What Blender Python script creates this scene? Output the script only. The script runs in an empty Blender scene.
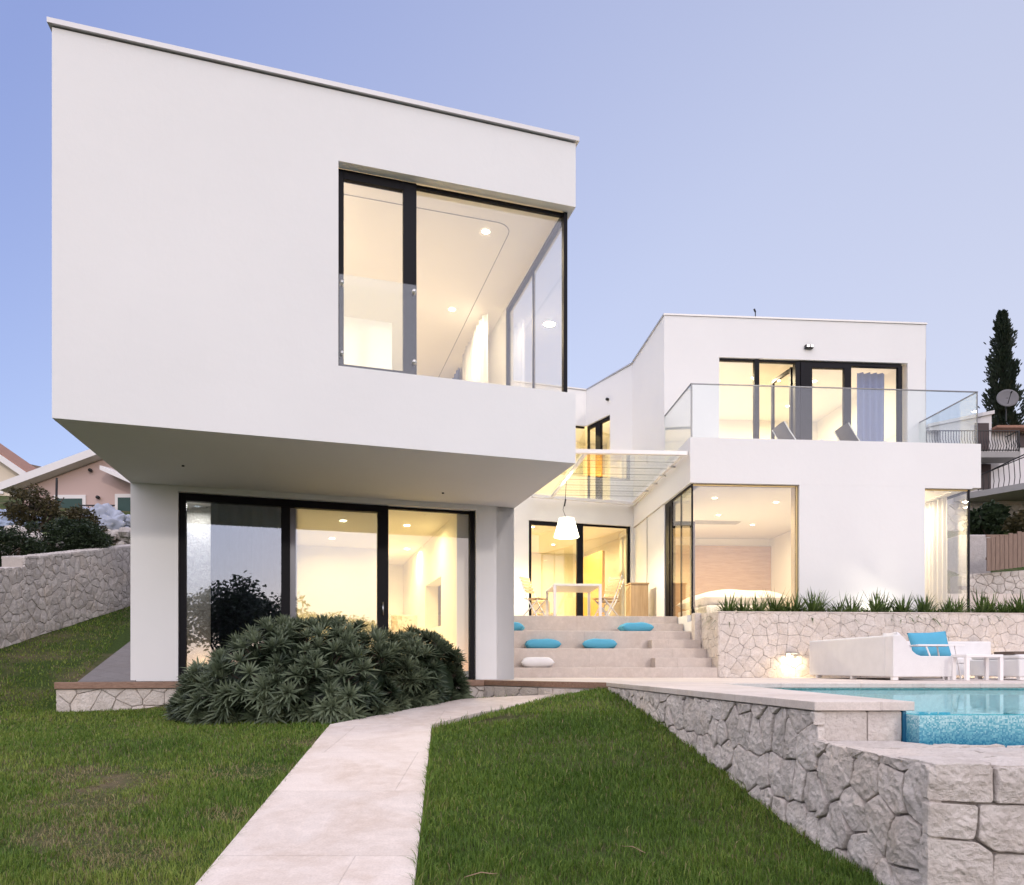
import bpy, math, random
import numpy as np
from mathutils import Vector, Matrix, noise as mnoise
R = math.radians
rnd = random.Random(7)
scene = bpy.context.scene
COL = scene.collection

# ------------------------------------------------------------------ frames
class Frame:
    def __init__(s, ox, oy, deg, oz=0.0):
        a = R(deg); s.o = (ox, oy, oz); s.c = math.cos(a); s.s = math.sin(a)
    def __call__(s, x, y, z=0.0):
        return (s.o[0] + x*s.c - y*s.s, s.o[1] + x*s.s + y*s.c, s.o[2] + z)
W = Frame(0, 0, 0)
FA = Frame(.768, 8.68, 16.6)      # front wing, origin at its right front corner
FB = Frame(3.57, 14.3, 4.13)      # rear wing, origin at its left front corner

def lerp_tab(t, x):
    if x <= t[0][0]: return t[0][1]
    for (a, b), (c, d) in zip(t, t[1:]):
        if x <= c: return b + (d-b)*(x-a)/(c-a)
    return t[-1][1]
def sm(x):
    x = min(1, max(0, x)); return x*x*(3-2*x)

# ------------------------------------------------------------------ mesh builder
class MB:
    def __init__(s): s.v = []; s.f = []; s.t = []; s.cur = 1.0; s.smooth = []
    def add(s, verts, faces, smooth=False):
        b = len(s.v); s.v += verts; s.t += [s.cur]*len(verts)
        for f in faces: s.f.append(tuple(i+b for i in f)); s.smooth.append(smooth)
    def box(s, fr, x0, x1, y0, y1, z0, z1):
        v = [fr(x, y, z) for z in (z0, z1) for y in (y0, y1) for x in (x0, x1)]
        s.add(v, [(0,2,3,1),(4,5,7,6),(0,1,5,4),(2,6,7,3),(0,4,6,2),(1,3,7,5)]); return s
    def prism(s, pts, z0, z1):
        # pts: counter-clockwise world xy; z0,z1 numbers or lists
        n = len(pts)
        a = z0 if isinstance(z0, (list, tuple)) else [z0]*n
        b = z1 if isinstance(z1, (list, tuple)) else [z1]*n
        v = [(p[0], p[1], a[i]) for i, p in enumerate(pts)] + [(p[0], p[1], b[i]) for i, p in enumerate(pts)]
        f = [tuple(range(n-1, -1, -1)), tuple(range(n, 2*n))] + [(i, (i+1) % n, n+(i+1) % n, n+i) for i in range(n)]
        s.add(v, f); return s
    def tube(s, pts, r, seg=8, cap=True):
        pts = [Vector(p) for p in pts]; rs = r if isinstance(r, (list, tuple)) else [r]*len(pts)
        V = []; n = len(pts)
        for i, p in enumerate(pts):
            d = (pts[min(i+1, n-1)] - pts[max(i-1, 0)]).normalized()
            up = Vector((0,0,1)) if abs(d.z) < .9 else Vector((1,0,0))
            a = d.cross(up).normalized(); b = a.cross(d)
            for k in range(seg):
                q = 2*math.pi*(k+.5)/seg
                V.append(tuple(p + (a*math.cos(q) + b*math.sin(q))*rs[i]))
        F = [(i*seg+k, i*seg+(k+1) % seg, (i+1)*seg+(k+1) % seg, (i+1)*seg+k) for i in range(n-1) for k in range(seg)]
        if cap: F += [tuple(range(seg-1, -1, -1)), tuple(range((n-1)*seg, n*seg))]
        s.add(V, F, seg > 6); return s
    def lathe(s, c, prof, seg=24, closed=True):
        V = [(c[0]+r*math.cos(2*math.pi*k/seg), c[1]+r*math.sin(2*math.pi*k/seg), c[2]+z) for r, z in prof for k in range(seg)]
        n = len(prof)
        F = [(i*seg+k, i*seg+(k+1) % seg, (i+1)*seg+(k+1) % seg, (i+1)*seg+k) for i in range(n-1) for k in range(seg)]
        if closed: F += [tuple(range(seg-1, -1, -1)), tuple(range((n-1)*seg, n*seg))]
        s.add(V, F, True); return s
    def wall(s, P, Q, z0, z1, th, ops=()):
        # slab from P to Q, outer face on the line, thickness to the left of P->Q
        L = math.hypot(Q[0]-P[0], Q[1]-P[1]); u = ((Q[0]-P[0])/L, (Q[1]-P[1])/L); n = (-u[1], u[0])
        xs = sorted({0, L, *[max(0, min(L, o[i])) for o in ops for i in (0, 1)]})
        zs = sorted({z0, z1, *[max(z0, min(z1, o[i])) for o in ops for i in (2, 3)]})
        def solid(i, j):
            if i < 0 or j < 0 or i >= len(xs)-1 or j >= len(zs)-1: return False
            x = (xs[i]+xs[i+1])/2; z = (zs[j]+zs[j+1])/2
            return not any(o[0] < x < o[1] and o[2] < z < o[3] for o in ops)
        idx = {}; V = []; F = []
        def vv(i, j, k):
            if (i, j, k) not in idx:
                idx[(i, j, k)] = len(V); x = xs[i]; t = th*k
                V.append((P[0]+u[0]*x+n[0]*t, P[1]+u[1]*x+n[1]*t, zs[j]))
            return idx[(i, j, k)]
        for i in range(len(xs)-1):
            for j in range(len(zs)-1):
                if not solid(i, j): continue
                F.append((vv(i,j,0), vv(i+1,j,0), vv(i+1,j+1,0), vv(i,j+1,0)))
                F.append((vv(i,j,1), vv(i,j+1,1), vv(i+1,j+1,1), vv(i+1,j,1)))
                if not solid(i-1,j): F.append((vv(i,j,0), vv(i,j+1,0), vv(i,j+1,1), vv(i,j,1)))
                if not solid(i+1,j): F.append((vv(i+1,j,0), vv(i+1,j,1), vv(i+1,j+1,1), vv(i+1,j+1,0)))
                if not solid(i,j-1): F.append((vv(i,j,0), vv(i,j,1), vv(i+1,j,1), vv(i+1,j,0)))
                if not solid(i,j+1): F.append((vv(i,j+1,0), vv(i+1,j+1,0), vv(i+1,j+1,1), vv(i,j+1,1)))
        s.add(V, F); return s
    def build(s, name, mat, parent=None, origin=None, bevel=0, label=None):
        me = bpy.data.meshes.new(name)
        base = Vector((0,0,0))
        if parent is not None: base = wloc(parent)
        elif origin is not None: base = Vector(origin)
        elif s.v:
            a = np.array(s.v); base = Vector((a[:,0].mean(), a[:,1].mean(), a[:,2].min()))
        loc = Vector((0,0,0))
        if parent is not None and s.v:
            a = np.array(s.v); loc = Vector((a[:,0].mean(), a[:,1].mean(), a[:,2].min())) - base; base = base + loc
        me.from_pydata([(x-base.x, y-base.y, z-base.z) for x, y, z in s.v], [], s.f)
        me.polygons.foreach_set('use_smooth', s.smooth)
        at = me.attributes.new('tint', 'FLOAT', 'POINT'); at.data.foreach_set('value', s.t)
        me.update()
        me.materials.append(mat)
        o = bpy.data.objects.new(name, me); COL.objects.link(o)
        if parent is not None: o.parent = parent; o.location = loc
        else: o.location = base
        if bevel:
            m = o.modifiers.new('edge', 'BEVEL'); m.width = bevel; m.segments = 2; m.limit_method = 'ANGLE'; m.angle_limit = R(40)
        if label: o['label'] = label
        return o
def wloc(o):
    l = Vector(o.location)
    while o.parent: o = o.parent; l += Vector(o.location)
    return l
def tag(o, label=None, cat=None, group=None, kind=None):
    if label: o['label'] = label
    if cat: o['category'] = cat
    if group: o['group'] = group
    if kind: o['kind'] = kind
    return o
def thing(name, label, cat, loc=(0,0,0), group=None):
    o = bpy.data.objects.new(name, None); COL.objects.link(o); o.location = loc; o.empty_display_size = .2
    return tag(o, label, cat, group)
def struct(o): o['kind'] = 'structure'; return o
def copy_tree(o, parent=None):
    c = o.copy(); COL.objects.link(c)
    if parent is not None: c.parent = parent
    for ch in [k for k in o.children]: copy_tree(ch, c)
    return c

# ------------------------------------------------------------------ materials
class NT:
    def __init__(s, name):
        s.m = bpy.data.materials.new(name); s.m.use_nodes = True; s.n = s.m.node_tree.nodes; s.l = s.m.node_tree.links
        s.n.clear(); s.out = s.n.new('ShaderNodeOutputMaterial')
    def node(s, t, **k):
        n = s.n.new(t)
        for a, b in k.items():
            if a in ('op',): n.operation = b
            elif hasattr(n, a) and a not in n.inputs: setattr(n, a, b)
            else: s.set(n, a, b)
        return n
    def set(s, n, key, val):
        i = n.inputs[key]
        if isinstance(val, bpy.types.NodeSocket): s.l.new(val, i)
        elif isinstance(val, (tuple, list)) and len(val) == 3 and i.type == 'RGBA': i.default_value = (*val, 1)
        else: i.default_value = val
    def math(s, op, a, b=0.0, clamp=False):
        n = s.n.new('ShaderNodeMath'); n.operation = op; n.use_clamp = clamp; s.set(n, 0, a); s.set(n, 1, b); return n.outputs[0]
    def mix(s, f, a, b, mode='MIX'):
        n = s.n.new('ShaderNodeMix'); n.data_type = 'RGBA'; n.blend_type = mode
        s.set(n, 0, f); s.set(n, 6, a); s.set(n, 7, b); return n.outputs[2]
    def pos(s): return s.n.new('ShaderNodeNewGeometry').outputs['Position']
    def noise(s, vec, scale, detail=4, rough=.55, dist=0):
        n = s.n.new('ShaderNodeTexNoise'); s.l.new(vec, n.inputs['Vector'])
        n.inputs['Scale'].default_value = scale; n.inputs['Detail'].default_value = detail; n.inputs['Roughness'].default_value = rough; n.inputs['Distortion'].default_value = dist
        return n.outputs[0]
    def ramp(s, f, stops):
        n = s.n.new('ShaderNodeValToRGB'); s.l.new(f, n.inputs[0]); e = n.color_ramp.elements
        while len(e) < len(stops): e.new(.5)
        for k, (p, c) in enumerate(stops):
            e[k].position = p; e[k].color = (*c, 1) if len(c) == 3 else c
        return n.outputs[0]
    def bump(s, h, dist, strength=1.0, normal=None):
        n = s.n.new('ShaderNodeBump'); s.l.new(h, n.inputs['Height']); n.inputs['Distance'].default_value = dist; n.inputs['Strength'].default_value = strength
        if normal is not None: s.l.new(normal, n.inputs['Normal'])
        return n.outputs[0]
    def pbsdf(s, col, rough=.6, metal=0, normal=None, spec=.5, **k):
        n = s.n.new('ShaderNodeBsdfPrincipled'); s.set(n, 'Base Color', col); s.set(n, 'Roughness', rough); s.set(n, 'Metallic', metal)
        s.set(n, 'Specular IOR Level', spec)
        for a, b in k.items(): s.set(n, a, b)
        if normal is not None: s.l.new(normal, n.inputs['Normal'])
        s.l.new(n.outputs[0], s.out.inputs['Surface']); return n
    def tint(s):
        n = s.n.new('ShaderNodeAttribute'); n.attribute_name = 'tint'; return n.outputs['Fac']
    def schlick(s, f0, normal=None):
        g = s.n.new('ShaderNodeNewGeometry'); d = s.n.new('ShaderNodeVectorMath'); d.operation = 'DOT_PRODUCT'
        s.l.new(normal if normal is not None else g.outputs['Normal'], d.inputs[0]); s.l.new(g.outputs['Incoming'], d.inputs[1])
        c = s.math('ABSOLUTE', d.outputs['Value']); k = s.math('POWER', s.math('SUBTRACT', 1.0, c, True), 5.0)
        return s.math('ADD', s.math('MULTIPLY', k, 1-f0), f0)

def m_simple(name, col, rough=.6, metal=0, bump=0, bscale=80, var=0, vscale=3, spec=.5, **k):
    t = NT(name); p = t.pos(); c = col
    if var: c = t.mix(t.noise(p, vscale, 5), tuple(x*(1-var) for x in col), tuple(min(1, x*(1+var)) for x in col))
    nrm = t.bump(t.noise(p, bscale, 4), bump) if bump else None
    t.pbsdf(c, rough, metal, nrm, spec, **k); return t.m
def m_stucco(name, col):
    t = NT(name); p = t.pos()
    big = t.noise(p, .55, 5, .6); fine = t.noise(p, 170, 3)
    n = t.node('ShaderNodeMapping'); t.l.new(p, n.inputs['Vector']); n.inputs['Scale'].default_value = (2.2, 2.2, .22)
    streak = t.noise(n.outputs[0], 3.2, 6, .7)
    c = t.mix(t.ramp(big, [(.3,(0,0,0)),(.75,(1,1,1))]), tuple(x*.955 for x in col), col)
    c = t.mix(t.ramp(streak, [(.55,(0,0,0)),(.85,(.35,.35,.35))]), c, tuple(x*.93 for x in col))
    t.pbsdf(c, .85, 0, t.bump(t.math('ADD', t.noise(p, 9, 3), t.math('MULTIPLY', fine, .4)), .0025), .25); return t.m
STUCCO = m_stucco('white_render', (.765,.76,.75))
PLASTER = m_simple('interior_plaster', (.82,.79,.72), .8, var=.02, spec=.2)
CEIL = m_simple('ceiling_plaster', (.82,.79,.74), .85, var=.015, spec=.2)
FRAME = m_simple('anthracite_aluminium', (.0045,.0045,.008), .5, 0, var=.1, vscale=2, spec=.14)
METALCAP = m_simple('roof_sheet', (.5,.49,.48), .45, .6, var=.08)
WHITEMETAL = m_simple('white_powder_coat', (.78,.76,.75), .35, 0, var=.02)
STEEL = m_simple('brushed_steel', (.6,.6,.6), .3, 1)
DARKMETAL = m_simple('black_iron', (.02,.02,.022), .5, .3)
def m_glass(name, tint=(.97,.98,.98), f0=.085, gcol=(1,1,1)):
    t = NT(name); a = t.node('ShaderNodeBsdfTransparent', Color=tint); b = t.node('ShaderNodeBsdfGlossy', Color=gcol); b.inputs['Roughness'].default_value = 0.0
    m = t.n.new('ShaderNodeMixShader'); t.set(m, 0, t.schlick(f0)); t.l.new(a.outputs[0], m.inputs[1]); t.l.new(b.outputs[0], m.inputs[2])
    t.l.new(m.outputs[0], t.out.inputs['Surface']); return t.m
GLASS = m_glass('window_glass')
GLASSRAIL = m_glass('balustrade_glass', (.93,.955,.95), .07)
GLASSCOAT = m_glass('coated_window_glass', (.78,.80,.82), .20, (.80,.89,1.0))
def m_emit(name, col, st):
    t = NT(name); e = t.node('ShaderNodeEmission', Color=col, Strength=st); t.l.new(e.outputs[0], t.out.inputs['Surface']); return t.m
LAMPGLOW = m_emit('lamp_glow', (1,.86,.6), 14)
SHADEGLOW = m_emit('lamp_shade_glow', (1,.9,.68), 3.2)
def m_stone(name, a, b, rough_bump=.012, fine=40, joint=None):
    t = NT(name); p = t.pos()
    n1 = t.noise(p, 7, 6, .65); n2 = t.noise(p, fine, 8, .72); n3 = t.noise(p, 2.2, 4); n4 = t.noise(p, 17, 9, .64)
    c = t.mix(t.ramp(n1, [(.3,(0,0,0)),(.7,(1,1,1))]), a, b)
    c = t.mix(t.ramp(n3, [(.5,(0,0,0)),(.8,(.5,.5,.5))]), c, (b[0]*.92, b[1]*.83, b[2]*.72))
    c = t.mix(1.0, c, t.tint(), 'MULTIPLY')
    pit = t.ramp(n2, [(.34,(.62,.60,.58)),(.47,(1,1,1))]); c = t.mix(.55, c, t.mix(1.0, c, pit, 'MULTIPLY'))
    h = t.math('ADD', t.math('MULTIPLY', n2, .6), n4)
    t.pbsdf(c, .9, 0, t.bump(h, rough_bump*1.2), .15); return t.m
STONE = m_stone('pale_limestone', (.60,.535,.485), (.74,.68,.63), .02)
STONEFAR = m_stone('pale_limestone_rubble', (.46,.42,.40), (.60,.565,.54), .02, 25)
STONEJOINT = m_simple('stone_joint', (.27,.24,.215), .95, var=.25, vscale=12, bump=.01, bscale=60)
PALEJOINT = m_simple('pale_mortar', (.40,.36,.33), .95, var=.15, vscale=12, bump=.006, bscale=60)
def m_paving(name, col, sx, sy, rot, warm=.1, joint=.012, stain=.5):
    t = NT(name); p = t.pos()
    mp = t.node('ShaderNodeMapping'); t.l.new(p, mp.inputs['Vector']); mp.inputs['Rotation'].default_value = (0, 0, R(rot))
    br = t.n.new('ShaderNodeTexBrick'); t.l.new(mp.outputs[0], br.inputs['Vector']); br.inputs['Scale'].default_value = 1
    br.inputs['Brick Width'].default_value = sx; br.inputs['Row Height'].default_value = sy; br.inputs['Mortar Size'].default_value = joint*.5; br.inputs['Mortar Smooth'].default_value = .3
    br.inputs['Color1'].default_value = (*[x*.91 for x in col], 1); br.inputs['Color2'].default_value = (*[min(1, x*1.06) for x in col], 1); br.inputs['Mortar'].default_value = (*[x*.86 for x in col], 1)
    n1 = t.noise(p, 1.7, 6, .65, .6); n2 = t.noise(p, 9, 6, .7); n3 = t.noise(p, 90, 3)
    c = t.mix(t.ramp(n1, [(.42,(0,0,0)),(.72,(stain,stain,stain))]), br.outputs[0], (col[0]*.76, col[1]*.68, col[2]*.60))
    c = t.mix(t.ramp(n2, [(.45,(0,0,0)),(.7,(.6,.6,.6))]), c, tuple(min(1, x*1.13) for x in col))
    c = t.mix(.25, c, t.mix(1.0, c, t.ramp(n3, [(.35,(.6,.6,.6)),(.6,(1,1,1))]), 'MULTIPLY'))
    h = t.math('SUBTRACT', t.math('MULTIPLY', n3, .25), t.math('MULTIPLY', br.outputs['Fac'], 1.0))
    t.pbsdf(c, .75, 0, t.bump(h, .004), .3); return t.m
PATHST = m_paving('limestone_path_slabs', (.68,.60,.545), 1.5, 1.15, 0, joint=.005, stain=.75)
PAVING = m_paving('limestone_paving', (.66,.59,.54), .9, .6, -4)
STEPST = m_paving('limestone_steps', (.60,.53,.48), 1.6, 40, -4, stain=.35)
SLATE = m_paving('grey_slate_paving', (.20,.185,.18), .35, .25, 16)
def m_wood(name, a, b, axis=0, sc=6):
    t = NT(name); p = t.n.new('ShaderNodeTexCoord').outputs['Object']
    mp = t.node('ShaderNodeMapping'); t.l.new(p, mp.inputs['Vector']); s = [sc*4]*3; s[axis] = sc*.22; mp.inputs['Scale'].default_value = s
    n = t.noise(mp.outputs[0], 1.4, 6, .6, 1.2)
    t.pbsdf(t.mix(t.ramp(n, [(.3,(0,0,0)),(.7,(1,1,1))]), a, b), .55, 0, t.bump(n, .002), .4); return t.m
WOODEDGE = m_wood('weathered_deck_wood', (.20,.115,.075), (.32,.20,.145))
WOODPALE = m_wood('pale_oak', (.42,.28,.15), (.55,.39,.23), 2)
WOODPANEL = m_wood('oak_veneer', (.38,.215,.11), (.50,.31,.17), 0, 3)
WOODFENCE = m_wood('cedar_fence', (.16,.10,.075), (.27,.185,.14), 2, 8)
WOODDOOR = m_simple('amber_door', (.62,.34,.07), .4, var=.08)
def m_fabric(name, col, bump=.002, sc=400, tr=0.0, rough=.9):
    t = NT(name); p = t.pos()
    c = t.mix(t.noise(p, 6, 4), tuple(x*.9 for x in col), tuple(min(1, x*1.06) for x in col))
    n = t.bump(t.noise(p, sc, 2), bump)
    b = t.pbsdf(c, rough, 0, n, .15)
    if tr:
        tl = t.node('ShaderNodeBsdfTranslucent', Color=col); mx = t.n.new('ShaderNodeMixShader'); mx.inputs[0].default_value = tr
        t.l.new(b.outputs[0], mx.inputs[1]); t.l.new(tl.outputs[0], mx.inputs[2]); t.l.new(mx.outputs[0], t.out.inputs['Surface'])
    return t.m
BLUE = m_fabric('turquoise_fabric', (.10,.37,.53))
WHITEFAB = m_fabric('white_fabric', (.76,.745,.74))
WICKER = m_fabric('white_woven_resin', (.74,.73,.725), .006, 130, rough=.6)
GREYFAB = m_fabric('grey_sling', (.13,.12,.115))
CURTDARK = m_fabric('charcoal_sheer', (.022,.021,.026), tr=.04)
CURTLIGHT = m_fabric('white_sheer', (.62,.61,.62), tr=.35)
CURTBLUE = m_fabric('sky_tinted_curtain', (.13,.17,.38), tr=.08)  # blue of the sky mirrored in the panes is put into the curtain colour
TARPW = m_fabric('pale_tarpaulin', (.34,.37,.45), rough=.5)
TARPB = m_fabric('blue_grey_tarpaulin', (.30,.36,.48), rough=.45)
def m_mosaic(name, stops, cell=.0135, blend=None):
    t = NT(name); p = t.n.new('ShaderNodeTexCoord').outputs['Object']
    sc = t.n.new('ShaderNodeVectorMath'); sc.operation = 'SCALE'; t.l.new(p, sc.inputs[0]); sc.inputs['Scale'].default_value = 1/cell
    ad = t.n.new('ShaderNodeVectorMath'); ad.operation = 'ADD'; t.l.new(sc.outputs[0], ad.inputs[0]); ad.inputs[1].default_value = (.31,.27,.23)
    fl = t.n.new('ShaderNodeVectorMath'); fl.operation = 'FLOOR'; t.l.new(ad.outputs[0], fl.inputs[0])
    wn = t.n.new('ShaderNodeTexWhiteNoise'); wn.noise_dimensions = '3D'; t.l.new(fl.outputs[0], wn.inputs['Vector'])
    k = wn.outputs[0]
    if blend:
        sx = t.n.new('ShaderNodeSeparateXYZ'); t.l.new(fl.outputs[0], sx.inputs[0])     # wet-film reflection put into the tile colour, paler towards the rim
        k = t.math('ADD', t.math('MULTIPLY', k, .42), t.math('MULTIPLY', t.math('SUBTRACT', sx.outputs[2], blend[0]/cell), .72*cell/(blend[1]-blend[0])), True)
    t.pbsdf(t.ramp(k, stops), .12, 0, None, .6); return t.m
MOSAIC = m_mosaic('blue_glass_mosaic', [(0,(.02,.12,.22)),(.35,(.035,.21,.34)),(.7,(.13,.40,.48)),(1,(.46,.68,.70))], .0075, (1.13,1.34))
MOSAICPALE = m_mosaic('pale_aqua_mosaic', [(0,(.25,.52,.56)),(.5,(.44,.70,.71)),(1,(.64,.82,.80))], .025)
def m_water():
    t = NT('pool_water'); p = t.pos()
    mp = t.node('ShaderNodeMapping'); t.l.new(p, mp.inputs['Vector']); mp.inputs['Scale'].default_value = (1, 1, 1)
    h = t.noise(mp.outputs[0], 2.2, 3, .5); nb = t.bump(h, .0018)
    a = t.node('ShaderNodeBsdfTransparent', Color=(.62,.90,.93)); b = t.node('ShaderNodeBsdfGlossy'); b.inputs['Roughness'].default_value = .015; b.inputs['Color'].default_value = (.74,.94,.96,1)
    t.l.new(nb, b.inputs['Normal'])
    m = t.n.new('ShaderNodeMixShader'); t.set(m, 0, t.math('MULTIPLY', t.schlick(.02), .62)); t.l.new(a.outputs[0], m.inputs[1]); t.l.new(b.outputs[0], m.inputs[2])
    t.l.new(m.outputs[0], t.out.inputs['Surface']); return t.m
WATER = m_water()
def m_leaf(name, dark, light, tr=.25, rough=.45, spec=.35):
    t = NT(name); k = t.tint(); c = t.mix(k, dark, light)
    b = t.pbsdf(c, rough, 0, None, spec); tl = t.node('ShaderNodeBsdfTranslucent'); t.l.new(c, tl.inputs['Color'])
    mx = t.n.new('ShaderNodeMixShader'); mx.inputs[0].default_value = tr
    t.l.new(b.outputs[0], mx.inputs[1]); t.l.new(tl.outputs[0], mx.inputs[2]); t.l.new(mx.outputs[0], t.out.inputs['Surface']); return t.m
def m_grass():
    t = NT('grass_blades'); k = t.tint(); p = t.pos()
    c = t.ramp(k, [(0,(.046,.098,.015)),(.45,(.12,.205,.030)),(.85,(.27,.32,.065)),(.9,(.25,.215,.10)),(1,(.32,.25,.14))])
    b = t.pbsdf(c, .55, 0, None, .25); tl = t.node('ShaderNodeBsdfTranslucent'); t.l.new(c, tl.inputs['Color'])
    mx = t.n.new('ShaderNodeMixShader'); mx.inputs[0].default_value = .3
    t.l.new(b.outputs[0], mx.inputs[1]); t.l.new(tl.outputs[0], mx.inputs[2]); t.l.new(mx.outputs[0], t.out.inputs['Surface']); return t.m
GRASS = m_grass()
def m_ground():
    t = NT('lawn_ground'); p = t.pos()
    n = t.noise(p, 1.1, 6, .65); n2 = t.noise(p, 30, 4)
    c = t.mix(t.ramp(n, [(.45,(0,0,0)),(.7,(1,1,1))]), (.045,.070,.018), (.15,.115,.075))
    c = t.mix(.5, c, t.mix(1.0, c, t.ramp(n2, [(.3,(.5,.5,.5)),(.7,(1.2,1.2,1.2))]), 'MULTIPLY'))
    t.pbsdf(c, .95, 0, t.bump(n2, .02), .1); return t.m
GROUND = m_ground()
SOIL = m_simple('planter_soil', (.05,.036,.026), .95, bump=.02, bscale=50, var=.3, vscale=20)
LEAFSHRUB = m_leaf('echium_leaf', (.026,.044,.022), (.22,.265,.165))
LEAFSTRAP = m_leaf('strap_leaf', (.030,.065,.014), (.12,.18,.045))
LEAFDARK = m_leaf('dark_evergreen_leaf', (.010,.020,.010), (.040,.060,.028))
LEAFBROWN = m_leaf('autumn_leaf', (.030,.034,.014), (.115,.092,.045))
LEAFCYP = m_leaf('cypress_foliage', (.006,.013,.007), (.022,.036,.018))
BARK = m_simple('bark', (.085,.062,.048), .9, bump=.02, bscale=25, var=.3, vscale=10)
PINKWALL = m_stucco('pink_render', (.50,.375,.345))
CREAMWALL = m_stucco('cream_render', (.66,.58,.47))
WHITEWALL = m_stucco('old_white_render', (.70,.68,.68))
GREENSHUT = m_simple('dark_green_shutter', (.010,.045,.036), .5, var=.1)
TILE = m_simple('terracotta_tile', (.32,.17,.12), .85, var=.35, vscale=9, bump=.03, bscale=14)
CONCRETE = m_simple('grey_concrete', (.30,.29,.285), .85, var=.12, vscale=4, bump=.004)
DISHMAT = m_simple('grey_dish', (.13,.125,.135), .7, 0)
TRAYMAT = m_simple('dark_tray', (.10,.065,.05), .5)
FLOORIN = m_simple('pale_floor', (.50,.44,.36), .35, var=.06)

# ------------------------------------------------------------------ world, light, camera
scene.render.engine = 'CYCLES'
scene.cycles.use_denoising = True
scene.cycles.max_bounces = 9; scene.cycles.diffuse_bounces = 4; scene.cycles.transparent_max_bounces = 24; scene.cycles.glossy_bounces = 5
scene.cycles.sample_clamp_indirect = 6; scene.cycles.caustics_reflective = False; scene.cycles.caustics_refractive = False
SUN_EL, SUN_AZ = 11.0, 155.0          # degrees; azimuth clockwise from +Y
wd = bpy.data.worlds.new('World'); scene.world = wd; wd.use_nodes = True
nt = wd.node_tree; nt.nodes.clear()
sky = nt.nodes.new('ShaderNodeTexSky'); sky.sky_type = 'NISHITA'; sky.sun_disc = False
sky.sun_elevation = R(SUN_EL); sky.sun_rotation = R(SUN_AZ); sky.air_density = 1.0; sky.dust_density = .5; sky.ozone_density = 2.2; sky.altitude = 0
bg = nt.nodes.new('ShaderNodeBackground'); bg.inputs[1].default_value = .15
# thin lavender dusk veil over the clear sky, stronger towards the right and the horizon
tc = nt.nodes.new('ShaderNodeTexCoord'); dp = nt.nodes.new('ShaderNodeVectorMath'); dp.operation = 'DOT_PRODUCT'; nt.links.new(tc.outputs['Generated'], dp.inputs[0]); dp.inputs[1].default_value = (.62,.45,-.45)
sh = nt.nodes.new('ShaderNodeMath'); sh.operation = 'ADD'; nt.links.new(dp.outputs['Value'], sh.inputs[0]); sh.inputs[1].default_value = .3
rp = nt.nodes.new('ShaderNodeValToRGB'); nt.links.new(sh.outputs[0], rp.inputs[0]); e = rp.color_ramp.elements
e.new(.9)
e[0].position = .05; e[0].color = (.63,.76,1.50,1); e[1].position = .585; e[1].color = (1.36,1.43,1.88,1); e[2].position = .9; e[2].color = (1.62,1.62,1.92,1)
tm = nt.nodes.new('ShaderNodeMix'); tm.data_type = 'RGBA'; tm.blend_type = 'MULTIPLY'; tm.inputs[0].default_value = 1; nt.links.new(sky.outputs[0], tm.inputs[6]); tm.inputs[7].default_value = (.23,.20,.20,1)
ta = nt.nodes.new('ShaderNodeMix'); ta.data_type = 'RGBA'; ta.blend_type = 'ADD'; ta.inputs[0].default_value = 1; nt.links.new(tm.outputs[2], ta.inputs[6]); nt.links.new(rp.outputs[0], ta.inputs[7])
dg = nt.nodes.new('ShaderNodeVectorMath'); dg.operation = 'DOT_PRODUCT'; nt.links.new(tc.outputs['Generated'], dg.inputs[0]); dg.inputs[1].default_value = (-.26,-.50,.82)
rg = nt.nodes.new('ShaderNodeValToRGB'); nt.links.new(dg.outputs['Value'], rg.inputs[0]); e = rg.color_ramp.elements   # broad afterglow on the sunset side
e[0].position = .36; e[0].color = (0,0,0,1); e[1].position = .92; e[1].color = (5.0,4.45,4.1,1)
tg = nt.nodes.new('ShaderNodeMix'); tg.data_type = 'RGBA'; tg.blend_type = 'ADD'; tg.inputs[0].default_value = 1; nt.links.new(ta.outputs[2], tg.inputs[6]); nt.links.new(rg.outputs[0], tg.inputs[7])
wo = nt.nodes.new('ShaderNodeOutputWorld'); nt.links.new(tg.outputs[2], bg.inputs[0]); nt.links.new(bg.outputs[0], wo.inputs[0])
sl = bpy.data.lights.new('sun', 'SUN'); sl.energy = .30; sl.angle = R(3); sl.color = (1,.90,.80)
so = bpy.data.objects.new('sun', sl); COL.objects.link(so)
d = Vector((math.sin(R(SUN_AZ))*math.cos(R(15.2)), math.cos(R(SUN_AZ))*math.cos(R(15.2)), math.sin(R(15.2))))
so.rotation_euler = (-d).to_track_quat('-Z', 'Y').to_euler(); so.location = (20, -20, 20)
scene.view_settings.view_transform = 'Standard'; scene.view_settings.look = 'None'
scene.view_settings.exposure = 1.26; scene.view_settings.gamma = 1
cd = bpy.data.cameras.new('camera'); cam = bpy.data.objects.new('camera', cd); COL.objects.link(cam); scene.camera = cam
cam.location = (0, 0, .19); cam.rotation_euler = (R(90), 0, 0)
cd.sensor_fit = 'HORIZONTAL'; cd.sensor_width = 36; cd.lens = 720/1024*36; cd.shift_y = 224.5/1024; cd.clip_start = .05; cd.clip_end = 3000

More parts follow.
